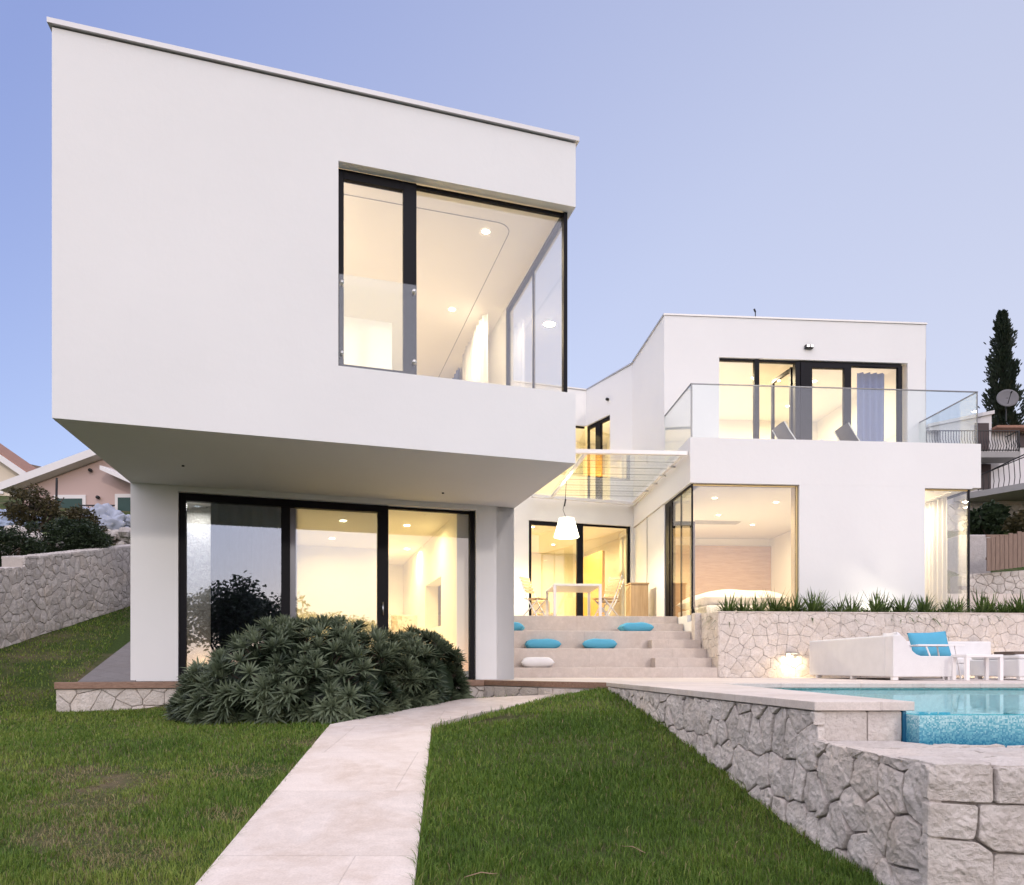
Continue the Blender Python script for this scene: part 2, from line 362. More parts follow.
WARM = (1, .80, .50); YELLOW = (1, .75, .32)
def lamp_down(loc, watts, col=WARM, size=.16, parent=None, spread=170):
    l = bpy.data.lights.new('downlight_lamp', 'AREA'); l.shape = 'DISK'; l.size = size; l.energy = watts; l.color = col; l.spread = R(spread)
    o = bpy.data.objects.new('downlight_lamp', l); COL.objects.link(o)
    o.location = Vector(loc) - (wloc(parent) if parent else Vector((0,0,0)))
    if parent: o.parent = parent
    return o
def lamp_point(loc, watts, col=WARM, r=.08, parent=None):
    l = bpy.data.lights.new('bulb', 'POINT'); l.energy = watts; l.color = col; l.shadow_soft_size = r
    o = bpy.data.objects.new('bulb', l); COL.objects.link(o); o.location = Vector(loc) - (wloc(parent) if parent else Vector((0,0,0)))
    if parent: o.parent = parent
    return o
def downlight(parent, loc, watts, r=.05, col=WARM):
    x, y, z = loc
    b = MB(); b.lathe((x, y, z-.008), [(r+.018, .006), (r+.018, 0), (r, 0), (r, .004)], 20, False)
    ring = b.build('downlight', WHITEMETAL, parent)
    MB().lathe((x, y, z-.0065), [(r*.98, 0), (r*.98, .002)], 20).build('lens', LAMPGLOW, ring)
    if watts: lamp_down((x, y, z-.02), watts, col, parent=parent)

# ------------------------------------------------------------------ terrain and lawn
def pathz(y): return -.38 + (y-7)*(.0975 if y < 7 else .074)
def wall_x(y): return 1.656 - .0993*(y-3.91)
LEFT = [(-30,-2.6),(0,-1.05),(3,-.80),(6,-.5),(8,-.43),(9.2,-.36),(10,0),(15,1.32),(22,3.1),(60,12.5)]
LEFTW = [(-30,-2.4),(0,-1.0),(5,-.55),(8,-.12),(10.8,.43),(14.7,1.44),(22,3.3),(60,13)]
RIGHT = [(3.3,-.04),(4.1,-.055),(5.7,.06),(7,.13),(8.1,.18)]
def ground_z(x, y):
    z = pathz(max(y, -60)) - .03 if y > -8 else -1.9 + (y+8)*.045
    if y <= -8: z = max(z, -7)
    z += sm((x-lerp_tab([(3,-.38),(7,-.75),(7.85,-.32),(9.3,.72),(9.9,.85)], y))/(1.3 if y < 7 else .75))*lerp_tab(RIGHT, y) if -2 < y < 12 else 0
    if x < -2: z = z + (lerp_tab(LEFT, y)-z)*sm((-2-x)/2.5)
    if x < -5.8: z = z + (lerp_tab(LEFTW, y)-z)*sm((-5.8-x)/2.0)
    if x < -7.95:                                   # hillside behind the boundary wall
        z = z + 1.0*sm((-7.95-x)/.25) + max(0, -x-9)*.05
    if y > 0 and x > -5.3:
        if y > 9.6: z = min(z, -1.0)               # under the house
        if y > 12 and x > 9.5:                      # hillside to the right
            z = max(z, lerp_tab([(12,-1),(15.5,.8),(21.6,1.2),(23.6,3.0),(34,6.2),(45,11.5),(60,15)], y))
        elif y > 27: z = lerp_tab([(27,-1),(34,4),(60,13)], y)
    if x > wall_x(max(2, y)) + .25 and 0 < y < 13 : z = min(z, -2.2)
    return z
def axis(dense0, dense1, step, lo, hi):
    a = list(np.arange(dense0, dense1, step)); s = step; p = dense0
    while p > lo: s *= 1.35; p -= s; a.insert(0, p)
    s = step; p = a[-1]
    while p < hi: s *= 1.35; p += s; a.append(p)
    return a
xs = axis(-9.2, 2.6, .1, -900, 900); ys = axis(1.2, 16.5, .12, -900, 900)
V = [(x, y, ground_z(x, y) + .012*mnoise.noise((x*1.3, y*1.3, 0))) for y in ys for x in xs]; nx = len(xs)
F = [(j*nx+i, j*nx+i+1, (j+1)*nx+i+1, (j+1)*nx+i) for j in range(len(ys)-1) for i in range(nx-1)]
g = MB(); g.add(V, F, True); struct(g.build('ground', GROUND, origin=(0,0,0)))

def in_poly(x, y, P):
    c = False; n = len(P)
    for i in range(n):
        (a, b), (e, f) = P[i], P[i-1]
        if (b > y) != (f > y) and x < (e-a)*(y-b)/(f-b)+a: c = not c
    return c
PATH1 = [(-1.21,1.6),(-.283,1.6),(-.78,7.0),(-1.77,7.0)]
PATH2 = [(-1.77,7.0),(-.78,7.0),(-.35,7.85),(.74,9.3),(.85,9.75),(-.62,9.1)]
PLINTH = [FA(-6.13,2.07)[:2], FA(-.6,2.07)[:2], (1.25,8.78), (1.9,8.8), FA(1,6)[:2], FA(-6.13,9)[:2]]
RAMP = [FA(-6.05,2.3)[:2], FA(-5.2,2.3)[:2], FA(-5.0,9)[:2], FA(-6.1,9)[:2]]
def bare(x, y):       # worn patches in the left foreground
    b = 0
    for cx, cy, r in ((-2.75,5.0,.45),(-1.95,5.25,.40),(-2.35,3.9,.40),(-1.65,4.2,.26),(-1.95,3.55,.36),(-2.6,4.4,.5),(-3.2,5.2,.4),(-1.75,6.3,.3)):
        b = max(b, 1-((x-cx)**2+(1.3*(y-cy))**2)/(r*r))
    return max(0, b)*(.6+.9*mnoise.noise((x*5, y*5, 3)))
def grass():
    rs = np.random.RandomState(3)
    roots = []
    bands = [(2.2,3.6,15000),(3.6,5.2,9500),(5.2,7.2,5200),(7.2,9.6,2800),(9.6,15.5,1000)]
    for y0, y1, dens in bands:
        xl = max(-8.0, -.76*y1); xr = min(2.1, wall_x(y0))
        n = int(dens*(xr-xl)*(y1-y0)); X = rs.uniform(xl, xr, n); Y = rs.uniform(y0, y1, n)
        for x, y in zip(X, Y):
            if abs(x) > .74*y+.15 or x > wall_x(y)-.005: continue
            if y > 9.4 and x > -5.75: continue
            if x < -7.72: continue
            if -1.9 < x < .9 and (in_poly(x, y, PATH1) or in_poly(x, y, PATH2)):
                continue
            if y > 8.2 and in_poly(x, y, PLINTH): continue
            k = mnoise.noise((x*.9, y*.9, 1)); b = bare(x, y)
            if x > -.7 and False: pass
            if b > .15 and rs.rand() < min(.6, b*.8): continue
            if rs.rand() < .10 + .18*(k > .35): continue
            e = 1.0
            if -2 < x < .9 and y < 9.8 and (in_poly(x+.03, y, PATH1) or in_poly(x-.03, y, PATH1) or in_poly(x, y+.03, PATH2) or in_poly(x, y-.03, PATH2)): e = 1.75
            roots.append((x, y, ground_z(x, y)-.004, k, b, e))
    A = np.array(roots); n = len(A)
    far = np.clip((A[:,1]-3)/8, 0, 1)
    clump = np.array([mnoise.noise((x*6, y*6, 5)) for x, y in A[:,:2]])
    right = A[:,0] > -.7
    h = rs.uniform(.022,.056, n)*(1+.45*clump)*np.where(right, 1.15, .95)*(1-.45*np.clip(A[:,4],0,1))*A[:,5]; w = rs.uniform(.0010,.0021, n)*(1+2.0*far)
    az = rs.uniform(0, 2*np.pi, n); lean = rs.uniform(.1,.95, n)*h*(1+1.2*np.clip(A[:,4],0,.5))
    dx = np.cos(az)*lean; dy = np.sin(az)*lean; px = -np.sin(az+rs.uniform(-.7,.7,n))*w; py = np.cos(az)*w
    V = np.zeros((n,5,3)); b = A[:,:3]
    V[:,0] = b + np.c_[px, py, 0*px]; V[:,1] = b - np.c_[px, py, 0*px]
    m = b + np.c_[dx*.35, dy*.35, h*.6]
    V[:,2] = m - np.c_[px, py, 0*px]*.8; V[:,3] = m + np.c_[px, py, 0*px]*.8
    V[:,4] = b + np.c_[dx, dy, h*(1-.25*lean/h)]
    base = (np.arange(n)*5)[:,None]
    quads = base + np.array([[0,1,2,3]]); tris = base + np.array([[3,2,4]])
    loops = np.concatenate([quads, tris], axis=1).ravel()
    me = bpy.data.meshes.new('lawn_grass'); me.vertices.add(n*5); me.vertices.foreach_set('co', V.ravel())
    me.loops.add(n*7); me.loops.foreach_set('vertex_index', loops)
    me.polygons.add(n*2); st = (np.arange(n)*7)[:,None] + np.array([[0,4]]); me.polygons.foreach_set('loop_start', st.ravel())
    t = np.clip(.38 + .32*A[:,3] + .12*clump + rs.normal(0,.15,n) - np.where(right,.04,-.12), 0, .84)
    dry = rs.rand(n) < np.where(right, .03, .07)+1.1*np.clip(A[:,4],0,1)+.08*np.clip(A[:,3],0,1)
    t[dry] = rs.uniform(.86,1,dry.sum())
    at = me.attributes.new('tint', 'FLOAT', 'POINT'); at.data.foreach_set('value', np.repeat(t, 5))
    me.update(calc_edges=True); me.materials.append(GRASS)
    o = bpy.data.objects.new('lawn_grass', me); COL.objects.link(o)
    tag(o, 'short green lawn grass with dry worn patches beside the path', 'grass', kind='stuff')
    print('blades', n)
grass()

# path
p = MB()
def slab(mb, poly, zf, th, sub=1):
    zt = [zf(x, y) for x, y in poly]; mb.prism(poly, [z-th for z in zt], zt)
slab(p, PATH1, lambda x, y: pathz(y)+.012, .14); slab(p, PATH2, lambda x, y: pathz(y)+.013, .14)
struct(p.build('garden_path', PATHST, origin=(-1,5,-.6)))

for x, y, a, lab in ((.62,3.7,2.4,'dry twig lying on the lawn beside the pool wall'),(-.14,3.25,.1,'dry pale twig lying on the lawn right beside the path')):
    z = ground_z(x, y)+.035; m = MB(); L_ = .075
    m.tube([(x-L_*math.cos(a),y-L_*math.sin(a),z-.012), (x,y+.008,z+.006), (x+L_*.7*math.cos(a),y+L_*.7*math.sin(a),z), (x+L_*math.cos(a),y+L_*math.sin(a)+.02,z-.004)], [.002,.0025,.002,.001], 5)
    tag(m.build('twig', m_simple('dry_twig', (.30,.20,.13), .8)), lab, 'twig')
# ------------------------------------------------------------------ stone masonry
def clip(poly, nx_, ny_, d_):          # keep nx*x+ny*y <= d
    out = []
    for i in range(len(poly)):
        a = poly[i]; b = poly[(i+1) % len(poly)]
        da = nx_*a[0]+ny_*a[1]-d_; db = nx_*b[0]+ny_*b[1]-d_
        if da <= 0: out.append(a)
        if da*db < 0:
            t = da/(da-db); out.append((a[0]+(b[0]-a[0])*t, a[1]+(b[1]-a[1])*t))
    return out
def stone(mb, fmap, poly, size, relief, rr, rough, res, rings, depth, var, soft=.009):
    # round corners a little, resample
    q = []
    for i in range(len(poly)):
        a = poly[i]; b = poly[(i+1) % len(poly)]; L = math.hypot(b[0]-a[0], b[1]-a[1])
        if L < 1e-5: continue
        f = min(.2, soft/L); m = max(2, int(L/size*res))
        for s in range(m+1):
            t = f + (1-2*f)*s/m; q.append((a[0]+(b[0]-a[0])*t, a[1]+(b[1]-a[1])*t))
    if len(q) < 5: return
    cx = sum(a[0] for a in q)/len(q); cy = sum(a[1] for a in q)/len(q); n = len(q)
    mb.cur = rr.uniform(1-var, 1+var*.6); off = rr.uniform(0, 50); tx, ty = rr.uniform(-.5,.5), rr.uniform(-.5,.5); bulge = rr.uniform(.6,1.2)
    planes = [(relief*rr.uniform(.85,1.25), relief*math.cos(ak)*sk, relief*math.sin(ak)*sk) for ak, sk in ((rr.uniform(0,6.28), rr.uniform(.1,.8)), (rr.uniform(0,2.1), rr.uniform(.5,1.8)), (rr.uniform(2.1,4.2), rr.uniform(.5,1.8)), (rr.uniform(4.2,6.28), rr.uniform(.5,1.8)))]
    V = []; wob = size*.02
    q = [(a[0]+wob*mnoise.noise((a[0]*9/size*.2, a[1]*9/size*.2, off)), a[1]+wob*mnoise.noise((a[0]*9/size*.2, a[1]*9/size*.2, off+9))) for a in q]
    def H(x, y, r):
        if r == 0: return -depth
        hh = min(c0 + (px0*(x-cx)+py0*(y-cy))/size for c0, px0, py0 in planes)
        nn = mnoise.noise((x*3.2/size, y*3.2/size, off)); n2 = mnoise.noise((x*9/size, y*9/size, off+3)); n3 = abs(mnoise.noise((x*5/size, y*5/size, off+7)))
        return max(relief*.25, hh + rough*relief*(.14*nn+.16*n2-.26*n3+.06)) * (.82 if r == 1 else 1)
    for ri, rad in enumerate(rings):
        for a in q:
            x = cx+(a[0]-cx)*rad; y = cy+(a[1]-cy)*rad
            V.append(fmap(x, y, H(x, y, ri)))
    V.append(fmap(cx, cy, H(cx, cy, len(rings))))
    m = len(rings); F = [(r*n+i, r*n+(i+1) % n, (r+1)*n+(i+1) % n, (r+1)*n+i) for r in range(m-1) for i in range(n)]
    F += [((m-1)*n+i, (m-1)*n+(i+1) % n, m*n) for i in range(n)]
    mb.add(V, F, False)

def masonry(mb, fmap, region, size, relief, seed, gap=.006, aspect=1.0, jit=.42, rough=1.0, res=6, rings=(1,.97,.86,.66,.42,.2), depth=.03, var=.10, shear=0):
    rr = random.Random(seed)
    x0 = min(p[0] for p in region); x1 = max(p[0] for p in region); y0 = min(p[1] for p in region); y1 = max(p[1] for p in region)
    sx = size*aspect; sy = size; pts = []
    ny = int((y1-y0)/sy)+3; nx_ = int((x1-x0)/sx)+3
    for j in range(-1, ny):
        for i in range(-1, nx_):
            if rr.random() < .07: continue
            pts.append((x0+(i+.5+.5*(j % 2)+rr.uniform(-jit, jit))*sx + shear*j*sy, y0+(j+.5+rr.uniform(-jit, jit)*.9)*sy))
    for k, c in enumerate(pts):
        if not (x0-sx < c[0] < x1+sx and y0-sy < c[1] < y1+sy): continue
        poly = list(region)
        for q in pts:
            if q is c: continue
            dx, dy = q[0]-c[0], q[1]-c[1]; L = math.hypot(dx, dy)
            if L > 3.2*max(sx, sy) or L < 1e-6: continue
            poly = clip(poly, dx/L, dy/L, (c[0]*dx+c[1]*dy)/L + L/2 - gap)
            if len(poly) < 3: break
        if len(poly) < 3: continue
        area = abs(sum(poly[i][0]*poly[(i+1) % len(poly)][1]-poly[(i+1) % len(poly)][0]*poly[i][1] for i in range(len(poly))))/2
        if area < (size*.12)**2: continue
        stone(mb, fmap, poly, size, relief, rr, rough, res, rings, depth, var)
    mb.cur = 1.0
def plane_map(P, Q, out):       # s along P->Q, z up, h outwards (out=+1: right of P->Q)
    L = math.hypot(Q[0]-P[0], Q[1]-P[1]); u = ((Q[0]-P[0])/L, (Q[1]-P[1])/L); n = (u[1]*out, -u[0]*out)
    return L, (lambda s, z, h: (P[0]+u[0]*s+n[0]*h, P[1]+u[1]*s+n[1]*h, z))

# ------------------------------------------------------------------ patio, pool
def line_pool(y, off=0): return (wall_x(y)+off, y)
pat = MB()
far = [FA(-.6,2.2)[:2], (1.32,8.72), (wall_x(8.25)+.1, 8.25), (2.3,8.25), (14,8.25), (14,13.6), (3.7,13.4), (.0,13.9), FA(.3,9)[:2]]
pat.prism(far, -.5, -.002); struct(pat.build('patio_paving', PAVING))
cop = MB(); cop.prism([line_pool(8.75,-.03), (1.626,3.87), (2.165,3.87), (2.36,8.18), (2.30,8.75)], -.045, .004)
cop.prism([(2.362,8.14),(12.9,8.14),(12.9,8.46),(2.35,8.46)], -.045, .0045)
struct(cop.build('pool_coping', PAVING, bevel=.004))
# basin
pool = thing('swimming_pool', 'raised swimming pool with blue glass mosaic and spillover edge in front of the white sofa', 'pool', (4,5,-1.4))
b = MB(); b.box(W, 1.9, 13, 3.75, 8.36, -1.5, -1.4); b.build('basin_floor', MOSAICPALE, pool)
b = MB(); b.box(W, 2.33, 12.8, 8.18, 8.36, -1.4, -.05)
b.prism([(2.02,3.92),(2.125,3.92),(2.365,8.18),(2.26,8.18)], -1.4, -.05); b.box(W, 12.8, 13, 3.9, 8.35, -1.4, -.05)
b.build('basin_wall', MOSAICPALE, pool)
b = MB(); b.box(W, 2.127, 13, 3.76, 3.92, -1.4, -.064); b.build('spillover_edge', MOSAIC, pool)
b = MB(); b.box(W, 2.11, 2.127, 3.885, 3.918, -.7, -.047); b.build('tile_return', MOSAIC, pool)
wv = MB(); wv.prism([(2.129,3.80),(12.79,3.80),(12.79,8.179),(2.368,8.179)], -.062, -.058); tag(wv.build('pool_water', WATER), kind='structure')

# retaining wall (foreground)
rw = thing('stone_retaining_wall', 'rough limestone retaining wall holding up the pool beside the lawn', 'wall', (1.8,5,-1.2))
b = MB()
Pf, Pn = line_pool(8.7), (line_pool(2.98))
L, fm = plane_map(Pf, Pn, 1)
sl_ = lambda y: math.hypot(line_pool(y)[0]-Pf[0], y-Pf[1])
s391 = sl_(3.885); tl = .022
masonry(b, fm, [(0,-.9),(s391,-1.25),(s391,-.052),(0,-.052)], .225, .030, 11, gap=.0042, aspect=.8, rough=1.25, res=9, rings=(1,.992,.93,.82,.70,.57,.44,.30,.15))
masonry(b, fm, [(s391+.004,-1.35),(L-.001,-1.35),(L-.001,-.215),(s391+.004,-.205)], .225, .032, 23, gap=.0045, aspect=.8, rough=1.35, res=10, rings=(1,.992,.95,.88,.78,.67,.55,.42,.28,.14))
b.build('side_face', STONE, rw)
b = MB(); C0 = Pn; C1 = (9.0, 2.90)
L2, fm2 = plane_map(C0, C1, 1)
K = 1/897.0
def qp(*pts): return [((x-553)*K, -.218-(y-385)*K) for x, y in pts]
rq = random.Random(5)
for poly in ((530,388),(767,388),(767,523),(530,513)), ((773,388),(990,390),(990,528),(773,523)), ((530,520),(707,529),(698,652),(660,656),(530,644)), \
        ((714,529),(888,534),(911,562),(907,708),(772,701),(704,656)), ((530,652),(660,664),(700,664),(764,708),(752,880),(530,848)), ((772,710),(1000,716),(1000,890),(758,886)), \
        ((895,534),(990,534),(1000,708),(914,708),(918,562)), ((530,856),(752,889),(752,1100),(530,1100)), ((758,895),(1000,898),(1000,1100),(758,1100)):
    q = [(min(a_, -.031) if a_ < -.02 else a_, b_) for a_, b_ in qp(*poly)]
    if sum(q[i][0]*q[(i+1) % len(q)][1]-q[(i+1) % len(q)][0]*q[i][1] for i in range(len(q))) < 0: q.reverse()
    stone(b, fm2, q, .2, .024, rq, 1.4, 12, (1,.992,.95,.88,.79,.69,.58,.46,.34,.22,.1), .03, .06)
b.cur = 1.0
masonry(b, fm2, [(.50,-1.35),(L2,-1.35),(L2,-.22),(.50,-.22)], .20, .022, 31, gap=.003, aspect=1.25, jit=.24, rough=1.3, res=7, rings=(1,.98,.93,.8,.62,.42,.2))
b.build('front_face', STONE, rw)
b = MB()
wx = lambda y: wall_x(y)
def fm3(x, y, h): return (x, y, -.222+h)
masonry(b, fm3, [(wx(2.98)-.012,2.966),(9,2.886),(9,3.62),(2.2,3.62),(2.02,3.885),(wx(3.885)-.012,3.885)], .36, .020, 41, gap=.0015, jit=.35, rough=1.6, res=12, rings=(1,.99,.95,.86,.74,.6,.45,.3,.15))
b.build('top_face', STONE, rw)
b = MB(); L4, fm4 = plane_map((1.665,3.90), (2.108,3.90), 1)
for a0, a1 in ((-.01, L4*.58), (L4*.58+.004, L4)):
    stone(b, fm4, [(a0,-.3),(a1,-.3),(a1,-.047),(a0,-.047)], .25, .010, rq, 1.3, 12, (1,.985,.95,.85,.7,.5,.25), .02, .03)
b.cur = 1.0
b.build('end_block', STONE, rw)
b = MB()
b.prism([line_pool(8.7,.012), line_pool(3.90,.012), (2.0,3.91), (2.24,8.2), (2.2,8.7)], -1.5, -.047)
b.prism([(wx(2.98)+.012,2.992), (9,2.912), (9,3.60), (2.17,3.60), (2.10,3.888), (wx(3.89)+.012,3.888)], -1.5, -.225)
b.build('core', STONEJOINT, rw)

# deck plinth
pl = thing('plinth_wall', 'low stone plinth with a wooden edge board under the front wing', 'plinth', FA(-3,2.1,-.5))
b = MB(); P0 = FA(-6.09,2.13)[:2]; P1 = FA(-.6,2.13)[:2]; P2 = (1.262,8.80)
L, fm = plane_map(P0, P1, 1); masonry(b, fm, [(0,-.55),(L,-.55),(L,-.09),(0,-.09)], .21, .016, 5, gap=.0025, aspect=1.25, jit=.36, rough=1.1)
L, fm = plane_map(P1, P2, 1); masonry(b, fm, [(0,-.45),(L,-.45),(L,-.09),(0,-.09)], .2, .014, 6, gap=.005, aspect=1.5, jit=.36, rough=.8)
Q0 = FA(-6.09,2.45)[:2]; L, fm = plane_map(Q0, P0, 1); masonry(b, fm, [(0,-.55),(L,-.55),(L,-.09),(0,-.09)], .24, .014, 8, gap=.005, aspect=1.2)
b.build('stone_face', STONE, pl)
b = MB(); b.prism([FA(-6.08,2.145)[:2], FA(-.6,2.145)[:2], (1.265,8.82), (1.6,8.85), FA(-.5,2.6)[:2], FA(-6.08,2.45)[:2]], -.6, -.086); b.build('core', PALEJOINT, pl)
b = MB(); b.box(FA, -6.11, -.6, 2.09, 2.23, -.083, 0.0); b.build('edge_board', WOODEDGE, pl, bevel=.004)
b = MB(); b.prism([P1, (1.245,8.76), (1.30,8.83), FA(-.6,2.23)[:2]], -.075, -.001); b.build('edge_board', WOODEDGE, pl)
b = MB(); b.prism([FA(-6.08,2.235)[:2], FA(-.1,2.235)[:2], FA(-.1,2.52)[:2], FA(-6.08,2.46)[:2]], -.08, -.004); struct(b.build('deck_paving', SLATE))
b = MB(); ra = [FA(-5.95,2.47)[:2], FA(-5.28,2.47)[:2], FA(-4.9,9.5)[:2], FA(-5.6,9.5)[:2]]
b.prism(ra, [-.6]*4, [0,0,1.75,1.75]); struct(b.build('side_path', SLATE))

# boundary wall on the left
bw = thing('boundary_wall', 'pale rubble stone boundary wall rising along the left lawn edge', 'wall', (-7.8,12,0))
b = MB()
def bwall(y0, y1, t0, t1, seed):
    P = (-7.80, y1); Q = (-7.80, y0); L, fm = plane_map(Q, P, 1)
    bb = lambda s: lerp_tab(LEFTW, y0+s)-.25
    masonry(b, fm, [(0,bb(0)),(L,bb(L)),(L,t1),(0,t0)], .145, .022, seed, gap=.003, aspect=1.3, rough=1.2, res=5, rings=(1,.97,.8,.4), var=.12)
    L2, f2 = plane_map(Q, P, 1)
    masonry(b, lambda s, w, h: (-7.80-w, y0+s, t0+(t1-t0)*s/L + h), [(0,-.02),(L,-.02),(L,.36),(0,.36)], .2, .012, seed+1, gap=.004, res=4, rings=(1,.95,.75,.4))
bwall(6.5, 11.5, .9, 1.78, 51); bwall(11.5, 12.1, 1.95, 2.06, 53); bwall(12.1, 24, 2.07, 4.75, 55)
b.build('stone_face', STONEFAR, bw)
b = MB()
for y0, y1, t0, t1 in ((6.5,11.5,.9,1.78),(11.5,12.1,1.95,2.06),(12.1,24,2.07,4.75)):
    b.prism([(-8.15,y0),(-7.815,y0),(-7.815,y1),(-8.15,y1)], [-.8,-.8,.2,.2], [t0-.012,t0-.012,t1-.012,t1-.012])
b.build('core', PALEJOINT, bw)

# ------------------------------------------------------------------ the house
HOUSE = thing('modern_house', 'white flat-roofed modern house with cantilevered front wing and lit glazed rooms', 'house', (0,12,0))
def part(mb, name, mat, bevel=0, parent=None, label=None): return mb.build(name, mat, parent or HOUSE, bevel=bevel, label=label)
def pane(fr, parent, x0, x1, y, z0, z1, mat=GLASS, name='glass_pane', th=.012):
    b = MB(); b.box(fr, x0, x1, y, y+th, z0, z1); return part(b, name, mat, 0, parent)
def side_pane(fr, parent, x, y0, y1, z0, z1, mat=GLASS, name='glass_pane'):
    b = MB(); b.box(fr, x-.012, x, y0, y1, z0, z1); return part(b, name, mat, 0, parent)
def room(fr, x0, x1, y0, y1, z0, z1, front=None, mat=PLASTER, name='room'):
    b = MB(); t = .08
    b.box(fr, x0-t, x0, y0, y1+t, z0, z1); b.box(fr, x1, x1+t, y0, y1+t, z0, z1); b.box(fr, x0, x1, y1, y1+t, z0, z1)
    part(b, 'interior_wall', mat)
    b = MB(); b.box(fr, x0-t, x1+t, y0, y1+t, z0-.1, z0-.002); part(b, 'interior_floor', FLOORIN)
    b = MB(); b.box(fr, x0-t, x1+t, y0, y1+t, z1+.002, z1+.06); part(b, 'interior_ceiling', CEIL)
def curtain(fr, x0, x1, y, z0, z1, mat, amp=.035, wl=.13, along='x', name='curtain'):
    b = MB(); n = max(8, int((x1-x0)/wl*8)); V = []; F = []
    for i in range(n+1):
        x = x0+(x1-x0)*i/n; k = amp*math.sin(2*math.pi*(x-x0)/wl + .8*math.sin(x*5)) + amp*.3*math.sin(x*31)
        for z in (z0, (z0+z1)/2, z1):
            kk = k*(1 if z < z1 else .8); V.append(fr(x, y+kk, z) if along == 'x' else fr(y+kk, x, z))
    for i in range(n):
        for j in range(2): F.append((i*3+j, (i+1)*3+j, (i+1)*3+j+1, i*3+j+1))
    b.add(V, F, True); return part(b, name, mat)

# --- front wing, upper volume (frame FA)
ZB, ZT = 2.65, 6.5
LB = lambda y: -5.535 + .076*y        # left face leans in towards the back
p0 = FA(LB(0),0)[:2]; p1 = FA(0,0)[:2]; p2 = FA(0,10.5)[:2]; p3 = FA(LB(10.5),10.5)[:2]
b = MB()
b.wall(p0, p1, ZB, ZT, .119, [(5.535-2.785, 5.6, 3.49, 5.735)])
WS = FA(0,.121)[:2]
b.wall(WS, p2, ZB, ZT, .10, [(-.01, 2.5, 3.49, 5.735)])
b.wall(FA(-.102,10.5)[:2], p3, ZB, ZT, .3); b.wall(FA(LB(10.19),10.19)[:2], FA(LB(.121),.121)[:2], ZB, ZT, .3)
b.prism([p0, p1, p2, p3], ZB-.004, ZB-.0005); b.prism([FA(LB(.35)+.3,.121)[:2], FA(-.102,.121)[:2], FA(-.102,10.19)[:2], FA(LB(10.19)+.3,10.19)[:2]], ZB+.01, 3.18)
b.prism([FA(LB(.35)+.3,.121)[:2], FA(-.102,.121)[:2], FA(-.102,10.19)[:2], FA(LB(10.19)+.3,10.19)[:2]], 5.86, 6.44)
part(b, 'upper_storey', STUCCO)
b = MB(); b.prism([FA(LB(0)-.035,-.035)[:2], FA(.035,-.035)[:2], FA(.035,10.54)[:2], FA(LB(10.5)-.035,10.54)[:2]], 6.515, 6.565)
part(b, 'roof_coping', METALCAP)
b = MB(); b.prism([FA(LB(0)+.03,.03)[:2], FA(-.03,.03)[:2], FA(-.03,10.4)[:2], FA(LB(10.5)+.03,10.4)[:2]], 6.501, 6.514); part(b, 'shadow_gap', DARKMETAL)
# its room
b = MB(); b.prism([FA(LB(.2)+.31,.122)[:2], FA(-.105,.122)[:2], FA(-.105,7.0)[:2], FA(LB(7)+.31,7.0)[:2]], 5.79, 5.85); part(b, 'interior_ceiling', CEIL)
b = MB()
lp = [(-4.5,.75),(-1.0,.75)]
cx_, cy_, rr_ = -.80, .84, .2
arc = [(cx_+rr_*math.sin(R(a)), cy_-rr_*math.cos(R(a))) for a in range(0, 91, 15)]
b.tube([FA(x, y, 5.788) for x, y in [(-4.6,.64)]+arc+[(-.60,6.5)]], .006, 6); part(b, 'ceiling_groove', CONCRETE)
b = MB(); b.box(FA, -5.0, -.11, 6.9, 6.98, 3.2, 5.79); b.box(FA, -4.9, -4.82, .3, 6.9, 3.2, 5.79); part(b, 'interior_wall', PLASTER)
b = MB(); b.prism([FA(-4.9,.123)[:2], FA(-.105,.123)[:2], FA(-.105,6.9)[:2], FA(-4.9,6.9)[:2]], 3.181, 3.2); part(b, 'interior_floor', FLOORIN)
b = MB(); b.box(FA, -3.95, -3.85, 6.84, 6.899, 3.2, 5.25); b.box(FA, -2.75, -2.65, 6.84, 6.899, 3.2, 5.25); b.box(FA, -3.85, -2.75, 6.84, 6.899, 5.15, 5.25); part(b, 'interior_door_frame', WHITEMETAL)
for (x, y, w) in ((-.895,.86,36),(-.897,2.96,32),(-3.9,3.4,26),(-3.6,5.6,32),(-3.9,1.0,26)): downlight(HOUSE, FA(x, y, 5.789), w)
wr_ = thing('wardrobe', 'white wardrobe standing inside the upper front room behind the balustrade pane', 'wardrobe', FA(-2.8,2.7,3.2))
b = MB(); b.box(FA, -3.7, -1.9, 2.4, 3.0, 3.202, 5.18); b.build('body', WHITEMETAL, wr_, bevel=.005)
for k in range(2):
    b = MB(); b.box(FA, -3.66+k*.87, -2.81+k*.87, 2.375, 2.398, 3.26, 5.10); b.build('door', WHITEMETAL, wr_)
curtain(FA, 2.75, 4.4, -.40, 3.22, 5.70, CURTLIGHT, .05, .16, along='y')
curtain(FA, 5.0, 6.2, -.34, 3.22, 5.75, CURTBLUE, .04, .2, along='y')
